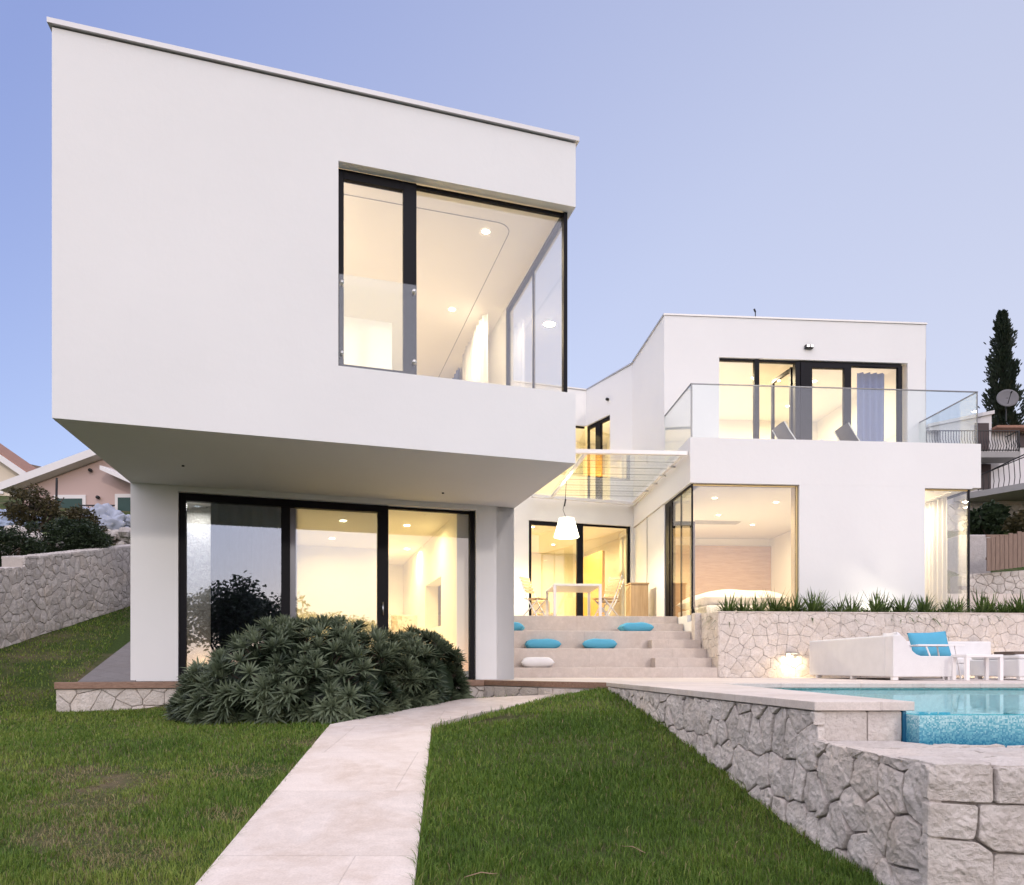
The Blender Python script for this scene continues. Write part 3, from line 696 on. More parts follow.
# its window
win = MB(); yf0, yf1 = .122, .19
win.box(FA, -2.783, -2.72, yf0, yf1, 3.492, 5.733); win.box(FA, -2.059, -1.906, yf0, yf1, 3.492, 5.733)
win.box(FA, -2.72, -2.059, yf0, yf1, 5.63, 5.733); win.box(FA, -2.72, -2.059, yf0, yf1, 3.492, 3.565)
win.box(FA, -1.906, -.108, yf0+.02, yf1, 5.69, 5.733); win.box(FA, -1.906, -.108, yf0+.02, yf1, 3.492, 3.535)
win.box(FA, -.108, -.058, yf0, yf1, 3.492, 5.733)
W1 = part(win, 'window', FRAME, .003)
win = MB(); win.box(FA, -.12, -.06, yf1, 2.6, 5.67, 5.733); win.box(FA, -.12, -.06, yf1, 2.6, 3.492, 3.535); win.box(FA, -.12, -.06, 2.56, 2.62, 3.535, 5.67); win.box(FA, -.105, -.075, 1.33, 1.36, 3.535, 5.67)
part(win, 'side_frame', FRAME, 0, W1)
pane(FA, W1, -2.72, -2.059, .15, 3.565, 5.63); pane(FA, W1, -1.906, -.108, .16, 3.535, 5.69); side_pane(FA, W1, -.084, .19, 2.56, 3.535, 5.67)
b = MB(); b.box(FA, -2.775, -1.915, .045, .057, 3.50, 4.525); G1 = part(b, 'balustrade_glass', GLASSRAIL)
for x, z in ((-2.745,3.65),(-2.745,4.43),(-1.945,3.65),(-1.945,4.45)):
    b = MB(); b.tube([FA(x,.025,z), FA(x,.121,z)], .022, 12); part(b, 'stud', STEEL, 0, G1)

# --- front wing, ground floor
b = MB(); q0 = FA(-5.343,2.53)[:2]; q1 = FA(-.015,2.53)[:2]
b.wall(q0, q1, 0.0, ZB-.005, .3, [(5.343-4.764, 5.343-.617, -.01, 2.57)])
b.wall(q1, FA(-.015,10)[:2], 0, ZB-.005, .28); b.wall(FA(-4.95,9.5)[:2], FA(-5.343,2.831)[:2], 0, ZB-.005, .28)
part(b, 'ground_storey', STUCCO)
DW = MB(); y0, y1 = 2.60, 2.70
DW.box(FA, -4.763, -4.672, y0, y1, .0, 2.569); DW.box(FA, -4.672, -1.928, y0, y1, 2.465, 2.569)
DW.box(FA, -3.436, -3.315, y0, y1, .08, 2.465); DW.box(FA, -2.088, -1.928, y0, y1, .0, 2.465)
DW.box(FA, -1.928, -.695, y0+.03, y1, 2.53, 2.569); DW.box(FA, -.695, -.619, y0, y1, 0, 2.569); DW.box(FA, -4.672, -2.088, y0, y1, 0, .08); DW.box(FA, -1.928, -.695, y0+.03, y1, 0, .04)
W2 = part(DW, 'sliding_door', FRAME, .003)
b = MB(); b.box(FA, -3.315, -3.238, 2.66, 2.70, .08, 2.465); part(b, 'sash', m_simple('grey_sash', (.13,.135,.16), .3, .4), 0, W2)
pane(FA, W2, -4.672, -3.436, 2.64, .08, 2.465, GLASSCOAT); pane(FA, W2, -3.238, -2.088, 2.65, .08, 2.465, GLASSCOAT); pane(FA, W2, -1.928, -.695, 2.65, .04, 2.53)
b = MB(); b.tube([FA(-2.01,2.58,.95), FA(-2.01,2.58,1.15)], .012, 8); part(b, 'handle', STEEL, 0, W2)
# rooms of the ground floor
b = MB(); b.box(FA, -5.0, -.5, 2.832, 9.0, -.02, .0); part(b, 'interior_floor', FLOORIN)
b = MB(); b.box(FA, -5.05, -.31, 2.832, 8.9, 2.575, 2.64); part(b, 'interior_ceiling', CEIL)
b = MB(); b.box(FA, -5.0, -1.5, 6.6, 6.7, 0, 2.574); b.box(FA, -1.5, -.3, 8.7, 8.8, 0, 2.574); b.box(FA, -1.6, -1.5, 6.7, 8.7, 0, 2.574)
part(b, 'interior_wall', PLASTER)
b = MB()   # right-hand interior wall with a niche
b.wall(FA(-.60,8.7)[:2], FA(-.60,2.832)[:2], 0, 2.574, -.0-.25, [(3.0,4.6,.9,1.75),(3.2,4.3,.25,.55)]); b.box(FA, -.36, -.33, 3.5, 6.5, 0, 2.4); part(b, 'niche_wall', PLASTER)
b = MB(); b.box(FA, -.63, -.602, 3.45, 3.55, .95, 1.75); part(b, 'slot_handle', FRAME)
curtain(FA, -4.40, -3.32, 2.95, .01, 2.57, CURTDARK, .04, .15)
b = MB(); b.box(FA, -4.8, -4.40, 3.4, 3.5, 0, 2.574); 
t = NT('rough_lit_plaster'); p_ = t.pos(); n_ = t.noise(p_, 16, 6, .7, 1.5); t.pbsdf(t.ramp(n_, [(.3,(.45,.42,.38)),(.65,(.80,.78,.74))]), .8, 0, t.bump(n_, .04)); part(b, 'textured_wall', t.m)
b = MB(); b.box(FA, -3.30, -3.22, 3.2, 6.6, 0, 2.574); part(b, 'partition', PLASTER)
lamp_down(FA(-4.6,3.1,2.5), 5, (1,.95,.88), .1, HOUSE)
lamp_point(FA(-4.55,3.25,.25), .8, (1,.62,.2), .05, HOUSE)
for (x, y, w) in ((-1.45,4.0,14),(-2.5,3.9,14),(-2.6,5.6,13),(-1.1,6.4,14)): downlight(HOUSE, FA(x, y, 2.573), w, col=YELLOW)
lamp_point(FA(-1.25,7.6,.9), 11, WARM, .08, HOUSE)

# --- rear wing (frame FB)
def bw_(x, y): return FB(x, y)[:2]
b = MB()
b.wall(bw_(0,0), bw_(5.86,0), .3, 3.854, .28, [(-.01,2.207,1.1,3.85),(4.845,5.9,1.1,3.832)])
b.wall(bw_(5.85,6.5), bw_(0,6.5), .3, 3.854, .28)
b.wall(bw_(0,4.75), bw_(0,.281), .3, 3.854, .24, [(4.75-1.93, 4.75-.27, 1.24, 3.85)])
b.wall(bw_(5.86,.281), bw_(5.86,6.2), .3, 3.854, .24, [(-.01, 1.2, 1.1, 3.832)])
part(b, 'rear_ground_storey', STUCCO)
b = MB(); b.box(FB, -.03, 6.044, 0, .12, 3.855, 4.756); b.box(FB, 5.924, 6.044, .12, 1.899, 3.855, 4.756); b.box(FB, -.03, .09, .12, 1.899, 3.855, 4.756); b.box(FB, .09, 5.924, .12, 1.9, 4.05, 4.62)
b.box(FB, -.03, 6.044, 1.9, 6.5, 3.87, 4.6); b.box(FB, .09, 5.924, .12, 1.9, 3.858, 4.04)
part(b, 'balcony', STUCCO)
# upper storey
K1 = (3.424,16.195); K2 = (3.14,18.8); K3 = (2.115,20.6); K4 = (2.115-5*.958, 20.6-5*.286)
ur = bw_(6.15,1.9)
b = MB()
b.wall(K1, ur, 4.62, 8.1, .3, [(1.15+.117, 5.60+.117, 4.61, 7.20)])
b.wall(ur, bw_(6.15,7), 4.4, 8.1, .3); b.wall(K2, (K1[0]-.0, K1[1]+.0), 4.4, 8.1, .29)
b.wall(K3, K2, 4.4, 8.1, .28, [(-.01,1.12,4.6,7.08)]); b.wall(K4, K3, 4.4, 8.1, .28, [(3.2,5.01,4.6,7.08)])
part(b, 'rear_upper_storey', STUCCO)
b = MB(); b.prism([(K1[0]-.02,K1[1]-.02), (ur[0]+.02,ur[1]-.02), bw_(6.17,8.5), (3.5,25), (-2.7,23.5), (K4[0],K4[1]-.02), (K3[0]+.01,K3[1]-.03), (K2[0]-.03,K2[1]-.01)], 8.103, 8.14); part(b, 'roof_coping', METALCAP)
b = MB(); b.prism([(K1[0]+.05,K1[1]+.05), (ur[0]-.05,ur[1]+.05), bw_(6.0,8.4), (3.4,24.8), (-2.6,23.3), (K4[0],K4[1]+.05), (K3[0]-.02,K3[1]+.05), (K2[0]+.05,K2[1]+.05)], 7.7, 8.102); part(b, 'roof_slab', STUCCO)
# windows on the upper front
b = MB(); y0, y1 = 1.93, 2.02
b.box(FB, 1.152, 1.19, y0+.02, y1, 4.62, 7.198); b.box(FB, 1.19, 2.089, y0+.02, y1, 7.145, 7.198); b.box(FB, 2.089, 2.206, y0, y1, 4.62, 7.198)
b.box(FB, 2.206, 5.598, y0+.03, y1+.03, 7.15, 7.198)
b.box(FB, 3.05, 3.16, y0, y1+.05, 4.63, 7.15); b.box(FB, 3.17, 3.255, y0-.015, y1+.04, 4.63, 7.15)
b.box(FB, 3.26, 3.45, y0, y1, 4.63, 7.15); b.box(FB, 4.208, 4.375, y0, y1, 4.63, 7.15); b.box(FB, 3.45, 4.208, y0, y1, 7.04, 7.15); b.box(FB, 3.45, 4.208, y0, y1, 4.63, 4.73)
b.box(FB, 4.375, 5.50, y0, y1, 7.10, 7.15); b.box(FB, 5.50, 5.598, y0, y1, 4.62, 7.15); b.box(FB, 4.375, 5.50, y0, y1, 4.62, 4.66)
W3 = part(b, 'balcony_door', FRAME, .003)
b = MB(); b.box(FB, 3.03, 3.09, 2.12, 2.20, 4.63, 7.12); b.box(FB, 2.93, 2.99, 2.88, 2.96, 4.63, 7.12)
b.prism([bw_(3.03,2.2), bw_(3.09,2.2), bw_(2.99,2.88), bw_(2.93,2.88)], 7.04, 7.12); b.prism([bw_(3.03,2.2), bw_(3.09,2.2), bw_(2.99,2.88), bw_(2.93,2.88)], 4.63, 4.71)
b.prism([bw_(3.04,2.2), bw_(3.08,2.2), bw_(2.98,2.88), bw_(2.94,2.88)], 5.42, 5.45)
OS = part(b, 'open_sash', FRAME, 0, W3)
b = MB(); b.prism([bw_(3.055,2.2), bw_(3.065,2.2), bw_(2.965,2.88), bw_(2.955,2.88)], 4.71, 7.04); part(b, 'sash_glass', GLASS, 0, W3)
pane(FB, W3, 1.19, 2.089, 1.985, 4.63, 7.145); pane(FB, W3, 3.45, 4.208, 1.97, 4.73, 7.04); pane(FB, W3, 4.375, 5.50, 1.97, 4.66, 7.10)
room(FB, .25, 5.75, 2.201, 6.2, 4.62, 7.30)
b = MB(); b.box(FB, 1.55, 1.65, 6.1, 6.19, 4.62, 6.8); b.box(FB, .5, 1.55, 6.1, 6.19, 6.7, 6.8); part(b, 'interior_door_frame', WHITEMETAL)
curtain(FB, 4.72, 5.42, 2.32, 4.64, 7.12, CURTBLUE, .05, .17)
for (x, y, w) in ((1.6,3.3,30),(2.6,3.2,34),(4.2,3.3,34),(2.3,5,26),(4.3,5,26)): downlight(HOUSE, FB(x, y, 7.299), w)
# balcony glass rail
b = MB(); b.box(FB, .03, 5.99, .045, .061, 4.756, 5.825); RG = part(b, 'balcony_glass', GLASSRAIL)
for x in (0, 5.99):
    b = MB(); b.box(FB, x, x+.016, .062, 1.895, 4.756, 5.825); part(b, 'return_glass', GLASSRAIL, 0, RG)
b = MB(); b.box(FB, -.006, 6.012, .040, .066, 5.826, 5.846); b.box(FB, -.006, .022, .067, 1.895, 5.826, 5.846); b.box(FB, 5.984, 6.012, .067, 1.895, 5.826, 5.846)
b.box(FB, .0, .028, .042, .064, 4.757, 5.825); b.box(FB, 5.991, 6.006, .042, .061, 4.757, 5.825)
part(b, 'handrail', m_simple('grey_rail', (.12,.125,.135), .35, .7), 0, RG)
# lower front windows
b = MB(); b.box(FB, .02, .05, .06, .10, 1.12, 3.849)
b.box(FB, .02, .06, .10, 1.41, 3.80, 3.849); b.box(FB, .02, .10, 1.41, 1.52, 1.24, 3.849); b.box(FB, .02, .10, 1.62, 1.925, 1.24, 3.849); b.box(FB, .02, .10, 1.52, 1.62, 3.74, 3.849)
b.box(FB, .03, .06, .80, .83, 1.24, 3.80); b.box(FB, .40, .50, 1.3, 1.36, 1.24, 3.35); b.box(FB, .06, .40, 1.3, 1.36, 3.26, 3.35)
W4 = part(b, 'corner_window', FRAME, .002)
LITTRIM = m_simple('lit_gold_trim', (.42,.32,.15), .4, .4)  # gold colour stands in for the warm light on the window reveal
b = MB(); b.box(FB, .05, 2.16, .07, .10, 3.815, 3.849); b.box(FB, 2.17, 2.205, .06, .099, 1.12, 3.849); part(b, 'trim', LITTRIM, 0, W4)
pane(FB, W4, .05, 2.165, .078, 1.12, 3.81); side_pane(FB, W4, .045, .10, 1.41, 1.24, 3.80); side_pane(FB, W4, .06, 1.52, 1.62, 1.24, 3.74)
b = MB(); b.box(FB, 2.16, 2.206, .10, .27, 1.2, 3.849); part(b, 'reveal', m_simple('lit_gold_reveal', (.45,.34,.16), .35, .5), 0, W4)  # warm light on the reveal is put into its gold colour
b = MB(); b.box(FB, 5.81, 5.85, .06, .10, 1.12, 3.83); b.box(FB, 5.81, 5.85, .11, 1.3, 3.78, 3.83); b.box(FB, 5.81, 5.85, 1.40, 1.47, 1.12, 3.83)
W5 = part(b, 'corner_window', FRAME, .002)
b = MB(); b.box(FB, 4.846, 4.87, .06, .10, 1.12, 3.83); b.box(FB, 4.87, 5.80, .06, .10, 3.80, 3.83); part(b, 'trim', LITTRIM, 0, W5)
pane(FB, W5, 4.87, 5.81, .072, 1.12, 3.80); side_pane(FB, W5, 5.835, .10, 1.40, 1.12, 3.78)
room(FB, .27, 5.58, .282, 5.6, 1.24, 3.84) if False else None
b = MB(); b.box(FB, .05, 5.8, 6.0, 6.1, 1.2, 3.84); b.box(FB, 4.25, 4.33, .282, 6.0, 1.2, 3.84); part(b, 'interior_wall', PLASTER)
b = MB(); b.box(FB, .24, 5.6, .02, 6.0, 1.1, 1.24); part(b, 'interior_floor', FLOORIN)
b = MB(); b.box(FB, .07, 5.8, .101, 6.0, 3.85, 3.856); part(b, 'interior_ceiling', CEIL)
b = MB(); b.box(FB, .9, 4.24, 5.9, 5.99, 1.25, 3.62); b.box(FB, .35, .5, 5.9, 5.99, 1.25, 3.62); part(b, 'wood_panel_wall', WOODPANEL)
b = MB(); b.box(FB, 1.25, 2.45, 3.6, 3.95, 3.83, 3.848)
for k in range(6): b.box(FB, 1.28, 2.42, 3.63+k*.05, 3.65+k*.05, 3.822, 3.829)
part(b, 'air_vent', m_simple('vent_grey', (.45,.43,.38), .6))
for (x, y, w) in ((.9,1.2,17),(2.4,1.5,17),(1.6,2.9,15),(.9,4.0,14),(2.9,4.0,14),(5.1,1.1,30),(4.7,1.6,16)): downlight(HOUSE, FB(x, y, 3.849), w)
curtain(FB, 4.95, 5.25, 1.75, 1.25, 3.83, CURTBLUE, .04, .13); curtain(FB, .55, 1.30, 5.70, 1.25, 3.80, CURTLIGHT, .04, .14, along='y')
b = MB(); b.box(FB, 4.34, 5.6, 2.0, 2.08, 1.24, 3.84); part(b, 'interior_wall', PLASTER)
b = MB(); b.box(FB, 4.4, 5.55, 1.3, 1.6, 1.95, 2.0); part(b, 'shelf', m_simple('walnut_shelf', (.16,.08,.04), .5))

# --- courtyard back wall with sliding door
C = (3.23, 19.0)
def CW(s, d=0): return (C[0]-.958*s-.286*d, C[1]-.286*s+.958*d)      # s leftwards, d into the house
b = MB(); Lc = 5.2
b.wall(CW(Lc), CW(0), 1.2, 4.5, .28, [(Lc-2.93, Lc-.1, 1.25, 3.90)]); part(b, 'courtyard_wall', STUCCO)
b = MB(); b.prism([CW(Lc,.29), CW(.02,.29), (3.1,19.2), (K3[0],K3[1]-.02), (K4[0],K4[1]-.02)], 4.40, 4.47); part(b, 'courtyard_roof', STUCCO)
FC = Frame(C[0], C[1], 16.6)
b = MB(); y0, y1 = .05, .13
b.box(FC, -2.93, -2.84, y0, y1, 1.25, 3.90); b.box(FC, -1.60, -1.43, y0, y1, 1.25, 3.80); b.box(FC, -.17, -.10, y0, y1, 1.25, 3.90); b.box(FC, -2.84, -1.43, y0, y1, 3.80, 3.90); b.box(FC, -1.43, -.17, y0+.02, y1, 3.85, 3.90); b.box(FC, -2.84, -.17, y0, y1, 1.25, 1.29)
W6 = part(b, 'courtyard_door', FRAME, .003)
pane(FC, W6, -2.84, -1.60, .08, 1.29, 3.80); pane(FC, W6, -1.43, -.17, .09, 1.29, 3.85)
room(FC, -4.5, .6, .281, 5.5, 1.26, 4.0)
b = MB(); b.box(FC, -.35, -.27, 1.3, 3.3, 1.26, 3.45); part(b, 'amber_door', WOODDOOR)
b = MB(); b.box(FC, -3.9, -2.7, 2.6, 2.7, 1.26, 3.35); part(b, 'cupboard', WHITEMETAL)
for (x, y, w) in ((-2.4,1.3,38),(-.9,1.5,38),(-2.1,3.2,34),(-.9,3.8,34)): downlight(HOUSE, FC(x, y, 3.999), w, col=YELLOW)
# upper corner window beyond the courtyard
FS = Frame(K3[0], K3[1], math.degrees(math.atan2(K2[1]-K3[1], K2[0]-K3[0])))
FK = Frame(K3[0], K3[1], 16.6)
b = MB(); b.box(FS, .0, .05, .05, .11, 4.6, 7.079); b.box(FS, .39, .62, .05, .13, 4.6, 7.0); b.box(FS, .05, 1.119, .05, .12, 6.98, 7.079); b.box(FS, 1.07, 1.119, .05, .12, 4.6, 6.98)
b.box(FK, -1.8, -.02, .05, .10, 7.03, 7.079)
W7 = part(b, 'upper_corner_window', FRAME)
pane(FS, W7, .05, .39, .08, 4.6, 6.98); pane(FS, W7, .62, 1.07, .08, 4.6, 6.98); pane(FK, W7, -1.8, -.0, .07, 4.6, 7.03)
b = MB(); b.prism([(-1.5,19.9), (2.0,21.0), (3.1,19.3), (3.3,24.5), (-2.2,23)], 4.45, 4.6); part(b, 'interior_floor', FLOORIN)
b = MB(); b.wall((3.3,24.5), (-2.2,23), 4.6, 7.7, .1); part(b, 'interior_wall', PLASTER)
b = MB(); b.wall((3.30,19.5), (3.30,24.4), 4.6, 7.7, -.1 if False else .1); part(b, 'interior_wall', PLASTER)
for (x, y, w) in ((1.9,22.2,30),(2.85,21.4,26),(.6,21.6,26)): downlight(HOUSE, (x, y, 7.69), w*1.4, col=YELLOW)
# pergola
PG = thing('glass_pergola', 'white metal pergola with glass panes over the courtyard dining table', 'pergola', (2,16.5,1.26))
z0, z1 = 4.445, 4.50
for a, c in (((-.2,14.18),(3.50,14.42)), ((.5,17.97),(3.20,18.86))):
    ux, uy = c[0]-a[0], c[1]-a[1]; l = math.hypot(ux, uy); nx_, ny_ = -uy/l*.05, ux/l*.05
    b = MB(); b.prism([(a[0]-nx_,a[1]-ny_), (c[0]-nx_,c[1]-ny_), (c[0]+nx_,c[1]+ny_), (a[0]+nx_,a[1]+ny_)], z0-.02, z1); b.build('cross_beam', WHITEMETAL, PG)
for a, c in (((1.49,14.36),(1.02,18.06)), ((3.46,14.49),(3.15,18.75)), ((-.55,14.23),(-.9,17.5))):
    bb = MB(); ux, uy = c[0]-a[0], c[1]-a[1]; l = math.hypot(ux, uy); nx_, ny_ = -uy/l*.035, ux/l*.035
    bb.prism([(a[0]+nx_,a[1]+ny_), (a[0]-nx_,a[1]-ny_), (c[0]-nx_,c[1]-ny_), (c[0]+nx_,c[1]+ny_)], z0+.01, z1-.008); bb.build('rafter', WHITEMETAL, PG)
b = MB(); b.prism([(-.1,14.3), (3.44,14.46), (3.14,18.75), (.3,17.95)], 4.504, 4.516); b.build('glass_roof', GLASSRAIL, PG)
b = MB()
for k in range(7):
    y = 14.9+k*.5; b.tube([(1.43-.13*(y-14.4),y,4.47), (3.43-.066*(y-14.5),y+.16,4.47)], .004, 5)
b.build('tension_wire', DARKMETAL, PG)
for k in range(4):
    b = MB(); b.tube([FB(-.02,1.0+k*.7,4.44), FB(-.16,1.0+k*.7,4.44)], .02, 8); b.build('bracket', STEEL, PG)
# small fittings on the house
b = MB(); b.box(FB, 3.24, 3.43, 1.82, 1.899, 7.44, 7.52); o = part(b, 'floodlight', DARKMETAL, .01); bb = MB(); bb.box(FB, 3.26, 3.32, 1.80, 1.819, 7.455, 7.505); bb.box(FB, 3.35, 3.41, 1.80, 1.819, 7.455, 7.505); part(bb, 'lens', STEEL, 0, o)
b = MB(); b.tube([FB(2.14,2.0,8.14), FB(2.14,2.0,8.32)], .012, 6); b.tube([FB(2.14,2.0,8.30), FB(2.10,1.98,8.36)], .02, 6); part(b, 'antenna', DARKMETAL)
b = MB(); q = (K3[0]+.495*1.05, K3[1]-.869*1.05); b.tube([(q[0]-.01,q[1]-.01,7.5), (q[0]-.06,q[1]-.05,7.5)], .04, 10); part(b, 'wall_sensor', DARKMETAL)
b = MB(); b.tube([FB(-.02,3.35,4.4), FB(-.02,3.35,2.5), FB(-.03,3.36,2.2)], .008, 5); part(b, 'cable', CONCRETE)
for x, y in ((-4.55,1.45),(-1.25,1.9)):
    b = MB(); b.lathe(FA(x, y, 2.632), [(.017,0),(.017,.0135)], 12); part(b, 'soffit_spot', DARKMETAL)

# ------------------------------------------------------------------ steps and terrace
b = MB()
for z, y in ((.18,-1.18),(.54,-.58),(.90,.02),(1.26,.92)):
    zb = {.18:-.05,.54:-.05,.90:-.05,1.26:-.05}[z]
    if y < 0: b.box(FB, -6, .10, y, y+1.6, zb, z)
    else: b.box(FB, -6, -.01, y, y+(1.5 if z < 1 else 4.2), zb, z)
st = struct(b.build('garden_steps', STEPST, bevel=.008))
b = MB(); b.box(FB, -.98, .095, -.88, -.579, .1, .36); b.box(FB, -.88, .095, -.28, .019, .5, .72); b.box(FB, -.80, -.012, .52, .919, .8, 1.08)
struct(b.build('small_steps', STEPST, bevel=.006))

# planter wall
pw = thing('planter_wall', 'pale crazy-stone planter wall behind the white sofa', 'wall', FB(5,-1.1,0))
b = MB(); L, fm = plane_map(bw_(.12,-1.2), bw_(11,-1.2), 1)
masonry(b, fm, [(0,0),(L,0),(L,1.185),(0,1.185)], .195, .011, 71, gap=.002, aspect=1.05, rough=1.0, res=6, rings=(1,.985,.9,.6,.3), var=.05)
L, fm = plane_map(bw_(.11,.0), bw_(.11,-1.2), 1)
masonry(b, fm, [(0,0),(L,0),(L,1.185),(0,1.25)], .185, .011, 72, gap=.002, aspect=1.05, rough=1.0, res=6, rings=(1,.985,.9,.6,.3), var=.05)
b.build('stone_face', STONE, pw)
b = MB(); b.prism([bw_(.117,-1.193), bw_(11,-1.193), bw_(11,-.93), bw_(.36,-.93), bw_(.36,-.005), bw_(.117,-.005)], 0, [1.18,1.18,1.18,1.18,1.24,1.24]); b.build('core', STONEJOINT, pw); b = MB(); b.prism([bw_(-.01,-.22), bw_(.112,-.22), bw_(.112,-.004), bw_(-.01,-.004)], 0, 1.25); b.build('end_stone', STONE, pw, bevel=.01)
b = MB(); b.box(FB, .36, 11, -.93, -.01, .3, 1.10); b.build('planter_soil', SOIL, pw)
b = MB(); b.prism([bw_(.10,-1.215), bw_(11,-1.215), bw_(11,-.92), bw_(.10,-.92)], 1.187, 1.205); b.build('cap_slab', PAVING, pw)

# ------------------------------------------------------------------ vegetation helpers
def leaf(mb, base, direc, up, L, w, droop, t, fold=.0):
    d = Vector(direc).normalized(); s = d.cross(Vector(up));
    if s.length < 1e-3: s = Vector((1,0,0))
    s.normalize(); n = s.cross(d); b = Vector(base); V = []
    for k, (q, ww) in enumerate(((0,.35),(.35,1),(.7,.75),(1,0.0))):
        c = b + d*(L*q) + Vector((0,0,-1))*(droop*L*q*q) + n*(.0)
        if k < 3: V += [tuple(c - s*w*ww), tuple(c + s*w*ww)]
        else: V.append(tuple(c))
    o = mb.cur; mb.cur = t; mb.add(V, [(0,1,3,2),(2,3,5,4),(4,5,6)], True); mb.cur = o
def rosette(mb, c, n, nl, L, w, rr, tb):
    n = Vector(n).normalized(); a = n.orthogonal().normalized(); bb = n.cross(a)
    for k in range(nl):
        f = k/nl; th = k*2.39996 + rr.uniform(-.2,.2); el = .12 + 1.25*f + rr.uniform(-.12,.12)       # inner leaves stand up
        d = n*math.cos(el) + (a*math.cos(th)+bb*math.sin(th))*math.sin(el)
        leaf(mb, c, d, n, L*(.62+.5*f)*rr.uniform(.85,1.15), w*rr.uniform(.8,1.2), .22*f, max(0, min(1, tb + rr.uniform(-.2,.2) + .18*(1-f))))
def shrub(label, c, rad, nros, seed, top, bottom):
    rr = random.Random(seed); root = thing('rosette_shrub', label, 'shrub', (c[0], c[1], ground_z(c[0], c[1])), 'rosette shrubs by the glass front')
    mb = MB(); st = MB(); k = 0
    while k < nros:
        v = Vector((rr.gauss(0,1), rr.gauss(0,1), rr.gauss(0,1))).normalized()
        if v.z < -.6: continue
        sh = 1 if rr.random() < .62 else rr.uniform(.55,.92)
        lump = 1 + .13*mnoise.noise(v*2.6 + Vector((seed,0,0))) + .05*mnoise.noise(v*6)
        h = top-bottom
        low = 1-.42*sm((-v.x-.05)/.95)*(rad[0] > 1)
        pos = Vector((c[0]+v.x*rad[0]*lump*sh, c[1]+v.y*rad[1]*lump*sh, bottom + h*.30*low + v.z*h*.64*low*lump*sh*(1 if v.z > 0 else .9)))
        gz = ground_z(pos.x, pos.y)
        if pos.z < gz+.05: pos.z = gz+.05+rr.uniform(0,.08)
        if rad[2] and pos.y < rad[2](pos.x): continue
        nrm = Vector((v.x/rad[0], v.y/rad[1], v.z/(h*.62)+.45)).normalized() + Vector((rr.uniform(-.3,.3), rr.uniform(-.3,.3), rr.uniform(-.1,.3)))
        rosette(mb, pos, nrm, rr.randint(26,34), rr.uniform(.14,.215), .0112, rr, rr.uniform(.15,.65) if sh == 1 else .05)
        if k % 4 == 0: st.tube([(c[0]+(pos.x-c[0])*.15, c[1]+(pos.y-c[1])*.15, bottom-.05), ((pos.x+c[0])/2,(pos.y+c[1])/2,(pos.z+bottom)/2+.05), tuple(pos)], [.016,.011,.006], 5)
        k += 1
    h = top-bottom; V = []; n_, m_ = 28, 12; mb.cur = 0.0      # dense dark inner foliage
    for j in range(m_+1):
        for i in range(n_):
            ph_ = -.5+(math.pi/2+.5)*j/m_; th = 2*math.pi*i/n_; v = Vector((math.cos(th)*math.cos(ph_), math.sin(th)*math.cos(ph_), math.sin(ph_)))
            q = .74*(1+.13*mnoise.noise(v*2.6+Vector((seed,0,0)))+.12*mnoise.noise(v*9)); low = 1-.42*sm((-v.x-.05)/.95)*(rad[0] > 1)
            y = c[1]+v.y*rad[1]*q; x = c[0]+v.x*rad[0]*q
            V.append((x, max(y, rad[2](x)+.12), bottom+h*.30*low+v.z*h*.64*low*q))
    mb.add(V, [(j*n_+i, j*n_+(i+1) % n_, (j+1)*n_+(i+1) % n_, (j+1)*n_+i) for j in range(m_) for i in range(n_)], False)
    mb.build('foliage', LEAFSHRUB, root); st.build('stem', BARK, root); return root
edge = lambda x: (7.0 if x < -1.75 else 7.0 + (x+1.77)*1.83) + .08
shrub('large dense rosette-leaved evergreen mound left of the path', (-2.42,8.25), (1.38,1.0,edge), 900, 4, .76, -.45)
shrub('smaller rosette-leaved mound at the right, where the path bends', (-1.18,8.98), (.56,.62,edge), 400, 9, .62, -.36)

def tuft(c, n, L, seed):
    rr = random.Random(seed); mb = MB()
    for k in range(n):
        th = rr.uniform(0, 6.283); el = rr.uniform(.25,1.45)
        d = (math.cos(th)*math.sin(el), math.sin(th)*math.sin(el), math.cos(el))
        leaf(mb, (c[0]+rr.uniform(-.06,.06), c[1]+rr.uniform(-.06,.06), c[2]), d, (0,0,1) if el > .3 else (1,0,0), L*rr.uniform(.6,1.15), .013, .38*el, rr.uniform(.1,.9))
    return mb
k = 0
rt = random.Random(8); tufts = [(.50+.27*q+rt.uniform(-.07,.07), rt.choice((.55,.7,.85,1.0,1.15))) for q in range(27)]
for x, s in tufts:
    c = FB(x+.06*math.sin(k*7), -.72+.16*math.sin(k*3), 1.15)
    lab = {0:'strappy green tuft at the left end of the planter, beside the steps', 26:'strappy green tuft farthest right along the planter wall'}.get(k, 'strappy green tuft growing along the planter wall below the white facade')
    o = tuft(c, int(50+50*s), .34+.26*s, 100+k).build('planter_tuft', LEAFSTRAP, origin=c); tag(o, lab, 'plant', 'strappy plants in the planter'); k += 1

